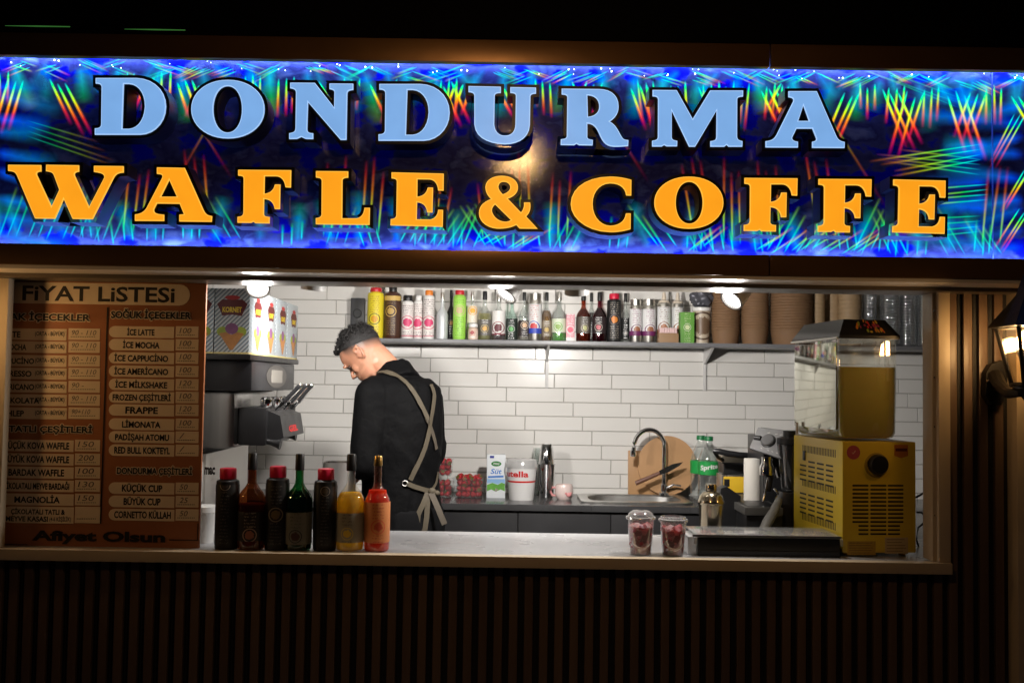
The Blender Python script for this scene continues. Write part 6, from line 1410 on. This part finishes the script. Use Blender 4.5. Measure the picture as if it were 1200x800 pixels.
# espresso machine
em = T('espresso_machine', 'espresso machine with a tilted silver control panel and a round dial', 'coffee machine', (1.08, 4.05, ZC), R(-18))
def epx(px, py, Y): 
    q = WM[em].inverted() @ at(px, py, Y); return q
panel = [at(889, 502, 4.03), at(935, 508, 3.92), at(918, 539, 3.88), at(879, 526, 3.98)]
nrm = (panel[1] - panel[0]).cross(panel[3] - panel[0]).normalized()
if nrm.y > 0: nrm = -nrm
g = G(); g.prism(panel, nrm * .008); g.put('control_panel', M('panel_silver', (.38, .38, .39), .3, .8, var=.1), em)
def onp(u, v): return panel[0].lerp(panel[1], u).lerp(panel[3].lerp(panel[2], u), v)
g = G(); g.lathe([(.028, 0), (.027, .012), (.022, .016), (0, .017)], onp(.42, .52) + nrm * .0085, 24, nrm); g.put('dial', M('dial_grey', (.16, .16, .165), .35, .4), em)
g = G(); g.lathe([(.031, 0), (.030, .003), (.0285, .0035)], onp(.42, .52) + nrm * .0083, 24, nrm); g.put('dial_ring', black, em)
g = G(); c = onp(.14, .50) + nrm * .012; g.tube([c - (panel[1] - panel[0]).normalized() * .017, c + (panel[1] - panel[0]).normalized() * .010], .010, 12); g.put('rocker_switch', black, em)
g = G()
for u in (.3, .5, .62, .75, .85): q = onp(u, .2) + nrm * .009; g.tube([q, onp(u + .06, .16) + nrm * .009], .0012, 6); q = onp(u, .86) + nrm * .009; g.tube([q, onp(u + .05, .88) + nrm * .009], .0012, 6)
g.put('panel_print', white, em)
zb_e = panel[2].z
g = G(); P0 = [panel[0], panel[1], panel[2] , panel[3]]; g.prism([p_ - nrm * .001 for p_ in P0], Vector((.05, .16, .0)))
g.box((1.02, 4.03, ZC + .0005), (1.26, 4.30, panel[1].z - .02), .006); g.put('machine_body', black, em)
g = G(); q = at(899, 541, 3.92); g.lathe([(.030, 0), (.030, .03), (.022, .045), (.022, .07)], q - Vector((0, 0, .05)), 20); g.tube([q + Vector((.03, .01, -.02)), q + Vector((.045, .01, -.06))], .012, 10); g.put('brew_head', chrome, em)
g = G(); a = at(903, 580, 3.86); g.tube([at(902, 552, 3.92), at(899, 575, 3.90)], [.018, .014], 12); g.put('portafilter_basket', black, em)
g = G(); g.tube([at(913, 585, 3.84), at(908, 597, 3.80), at(899, 612, 3.74), at(894, 622, 3.72)], [.013, .018, .019, .017], 12); g.put('portafilter_handle', M('grey_handle', (.19, .185, .17), .5), em)
g = G(); g.tube([at(899, 562, 3.9), at(897, 575, 3.88), at(894, 588, 3.87)], .0035, 8); g.tube([at(907, 572, 3.88), at(912, 578, 3.87), at(909, 584, 3.87)], .005, 8); g.put('steam_wand', chrome, em)
dt = [at(868, 588, 3.80), at(890, 600, 3.72), at(910, 597, 3.74), at(905, 582, 3.95), at(885, 578, 4.0)]
zt_d = dt[0].z; dt = [Vector((v.x, v.y, zt_d)) for v in dt]
x0, x1 = xat(868, 3.86, 590), xat(912, 3.86, 590); zt_d = zat(594, 3.80, 885)
g = G(); g.box((x0, 3.79, zt_d - .03), (x1, 4.02, zt_d), .004); g.put('drip_tray', M('tray_grey', (.10, .098, .092), .4, .3), em)
g = G(); g.box((x0 + .015, 3.81, zt_d + .0003), (x1 - .012, 4.01, zt_d + .002), .001)
g.put('drip_grate', black, em)
g = G(); g.box((x0 + .008, 3.80, ZC + .0005), (x1, 4.02, zt_d - .0305), .004); g.put('machine_foot', black, em)
# paper towel roll
Yr = 4.12; k = Yr / F; p = at(882.5, 587, Yr); bx = T('black_box', 'matt black storage box between the grill and the espresso machine', 'box', (xat(861, 4.16, 590), 4.16, ZC))
g = G(); g.box((xat(845, 4.1, 590), 4.06, ZC + .0005), (xat(892, 4.2, 590), 4.40, p.z - .0008), .006); g.put('box_body', dark, bx)
pr = T('paper_roll', 'white paper towel roll standing left of the espresso machine', 'paper roll', (p.x, Yr, p.z)); H = zat(537, Yr, 882) - p.z; r = 10.8 * k
g = G(); g.lathe([(0.018, 0), (r, .0), (r, H - .002), (r * .98, H), (.018, H), (.018, H - .05), (0, H - .05)], n=30); lab(g, 'paper', M('paper_white', (.46, .44, .40), .8, var=.06, bump=.1, bs=80), pr)
# contact grill
Yg_ = 4.45; gr = T('contact_grill', 'steel contact grill with a long black handle and a yellow front label', 'grill', (xat(858, Yg_, 580), Yg_ + .1, ZC))
def gb(g, x0, y0, x1, y1, d0, d1, bev=.003): a, b2 = at(x0, y0, Yg_ + d0), at(x1, y1, Yg_ + d0); g.box((a.x, Yg_ + d0, b2.z), (b2.x, Yg_ + min(d1, d0 + .12), a.z), bev)
g = G(); gb(g, 846, 556, 905, 586, .0, .3); g.put('grill_base', steel, gr)
g = G(); gb(g, 848, 558, 876, 577, -.0022, -.0005, .001); g.put('front_label', M('sticker_yellow', ()), gr)
g = G(); gb(g, 848.5, 561, 855, 570, -.0034, -.0024, .0003); g.put('label_print', black, gr)
g = G(); gb(g, 848, 543, 900, 555.5, .0, .29); g.put('grill_plate', black, gr)
g = G(); gb(g, 846, 534, 900, 542.5, .0, .28); g.put('grill_lid', M('lid_steel', (.5, .45, .36), .3, 1, var=.1), gr)
g = G(); g.tube([at(836, 528, Yg_ - .1), at(843, 528.5, Yg_ - .11), at(852, 531, Yg_ - .11), at(866, 533, Yg_ - .10), at(884, 534, Yg_ - .08)], [.010, .013, .014, .014, .012], 12); g.tube([at(837, 529, Yg_ - .1), at(842, 536, Yg_ - .07), at(848, 539, Yg_ + .02)], .008, 10); g.put('grill_handle', black, gr)
g = G(); g.box((xat(848, Yg_, 580) + .01, Yg_ + .02, ZC + .0005), (xat(900, Yg_, 580), Yg_ + .25, zat(586.5, Yg_, 870) - .0005), .003); g.put('grill_foot', black, gr)
# black bin in front of the grill
Yb2 = 4.0; bn = T('black_tub', 'low black plastic tub with a sloping lid behind the cocktail shaker', 'tub', (xat(852, Yb2, 600), Yb2, ZC))
q = [at(x, y, Yb2) for x, y in ((841, 584), (843, 571), (850, 569), (866, 580), (866, 590))]
g = G(); x0, x1 = q[0].x, q[-1].x; g.prism([(x0, Yb2 - .03, ZC + .0005), (x1, Yb2 - .03, ZC + .0005)] + [(v.x, Yb2 - .03, v.z) for v in q[::-1]], (0, .07, 0)); g.put('tub_body', black, bn)
# blender jar
Yj = 3.92; k = Yj / F; bj = T('blender', 'black blender with a smoky jar squeezed between espresso and juice machine', 'blender', (xat(924, Yj, 600), Yj - .02, ZC)); 
zz = lambda y: zat(y, Yj, 924) - ZC
g = G(); g.lathe([(0, 0), (15 * k, 0), (15 * k, zz(585)), (12 * k, zz(575)), (0, zz(575))], n=20, sq=5); lab(g, 'motor_base', black, bj)
g = G(); g.lathe([(9 * k, zz(574)), (10 * k, zz(570)), (15 * k, zz(520)), (14.5 * k, zz(520)), (9.4 * k, zz(570))], n=20); lab(g, 'jar', clear('smoky_jar', (.25, .25, .25), .3, .08, diff=(.05, .05, .05), dw=.3), bj)
g = G(); g.lathe([(15 * k, zz(519.5)), (15 * k, zz(513)), (8 * k, zz(511)), (8 * k, zz(504)), (0, zz(504))], n=20); lab(g, 'jar_lid', black, bj)
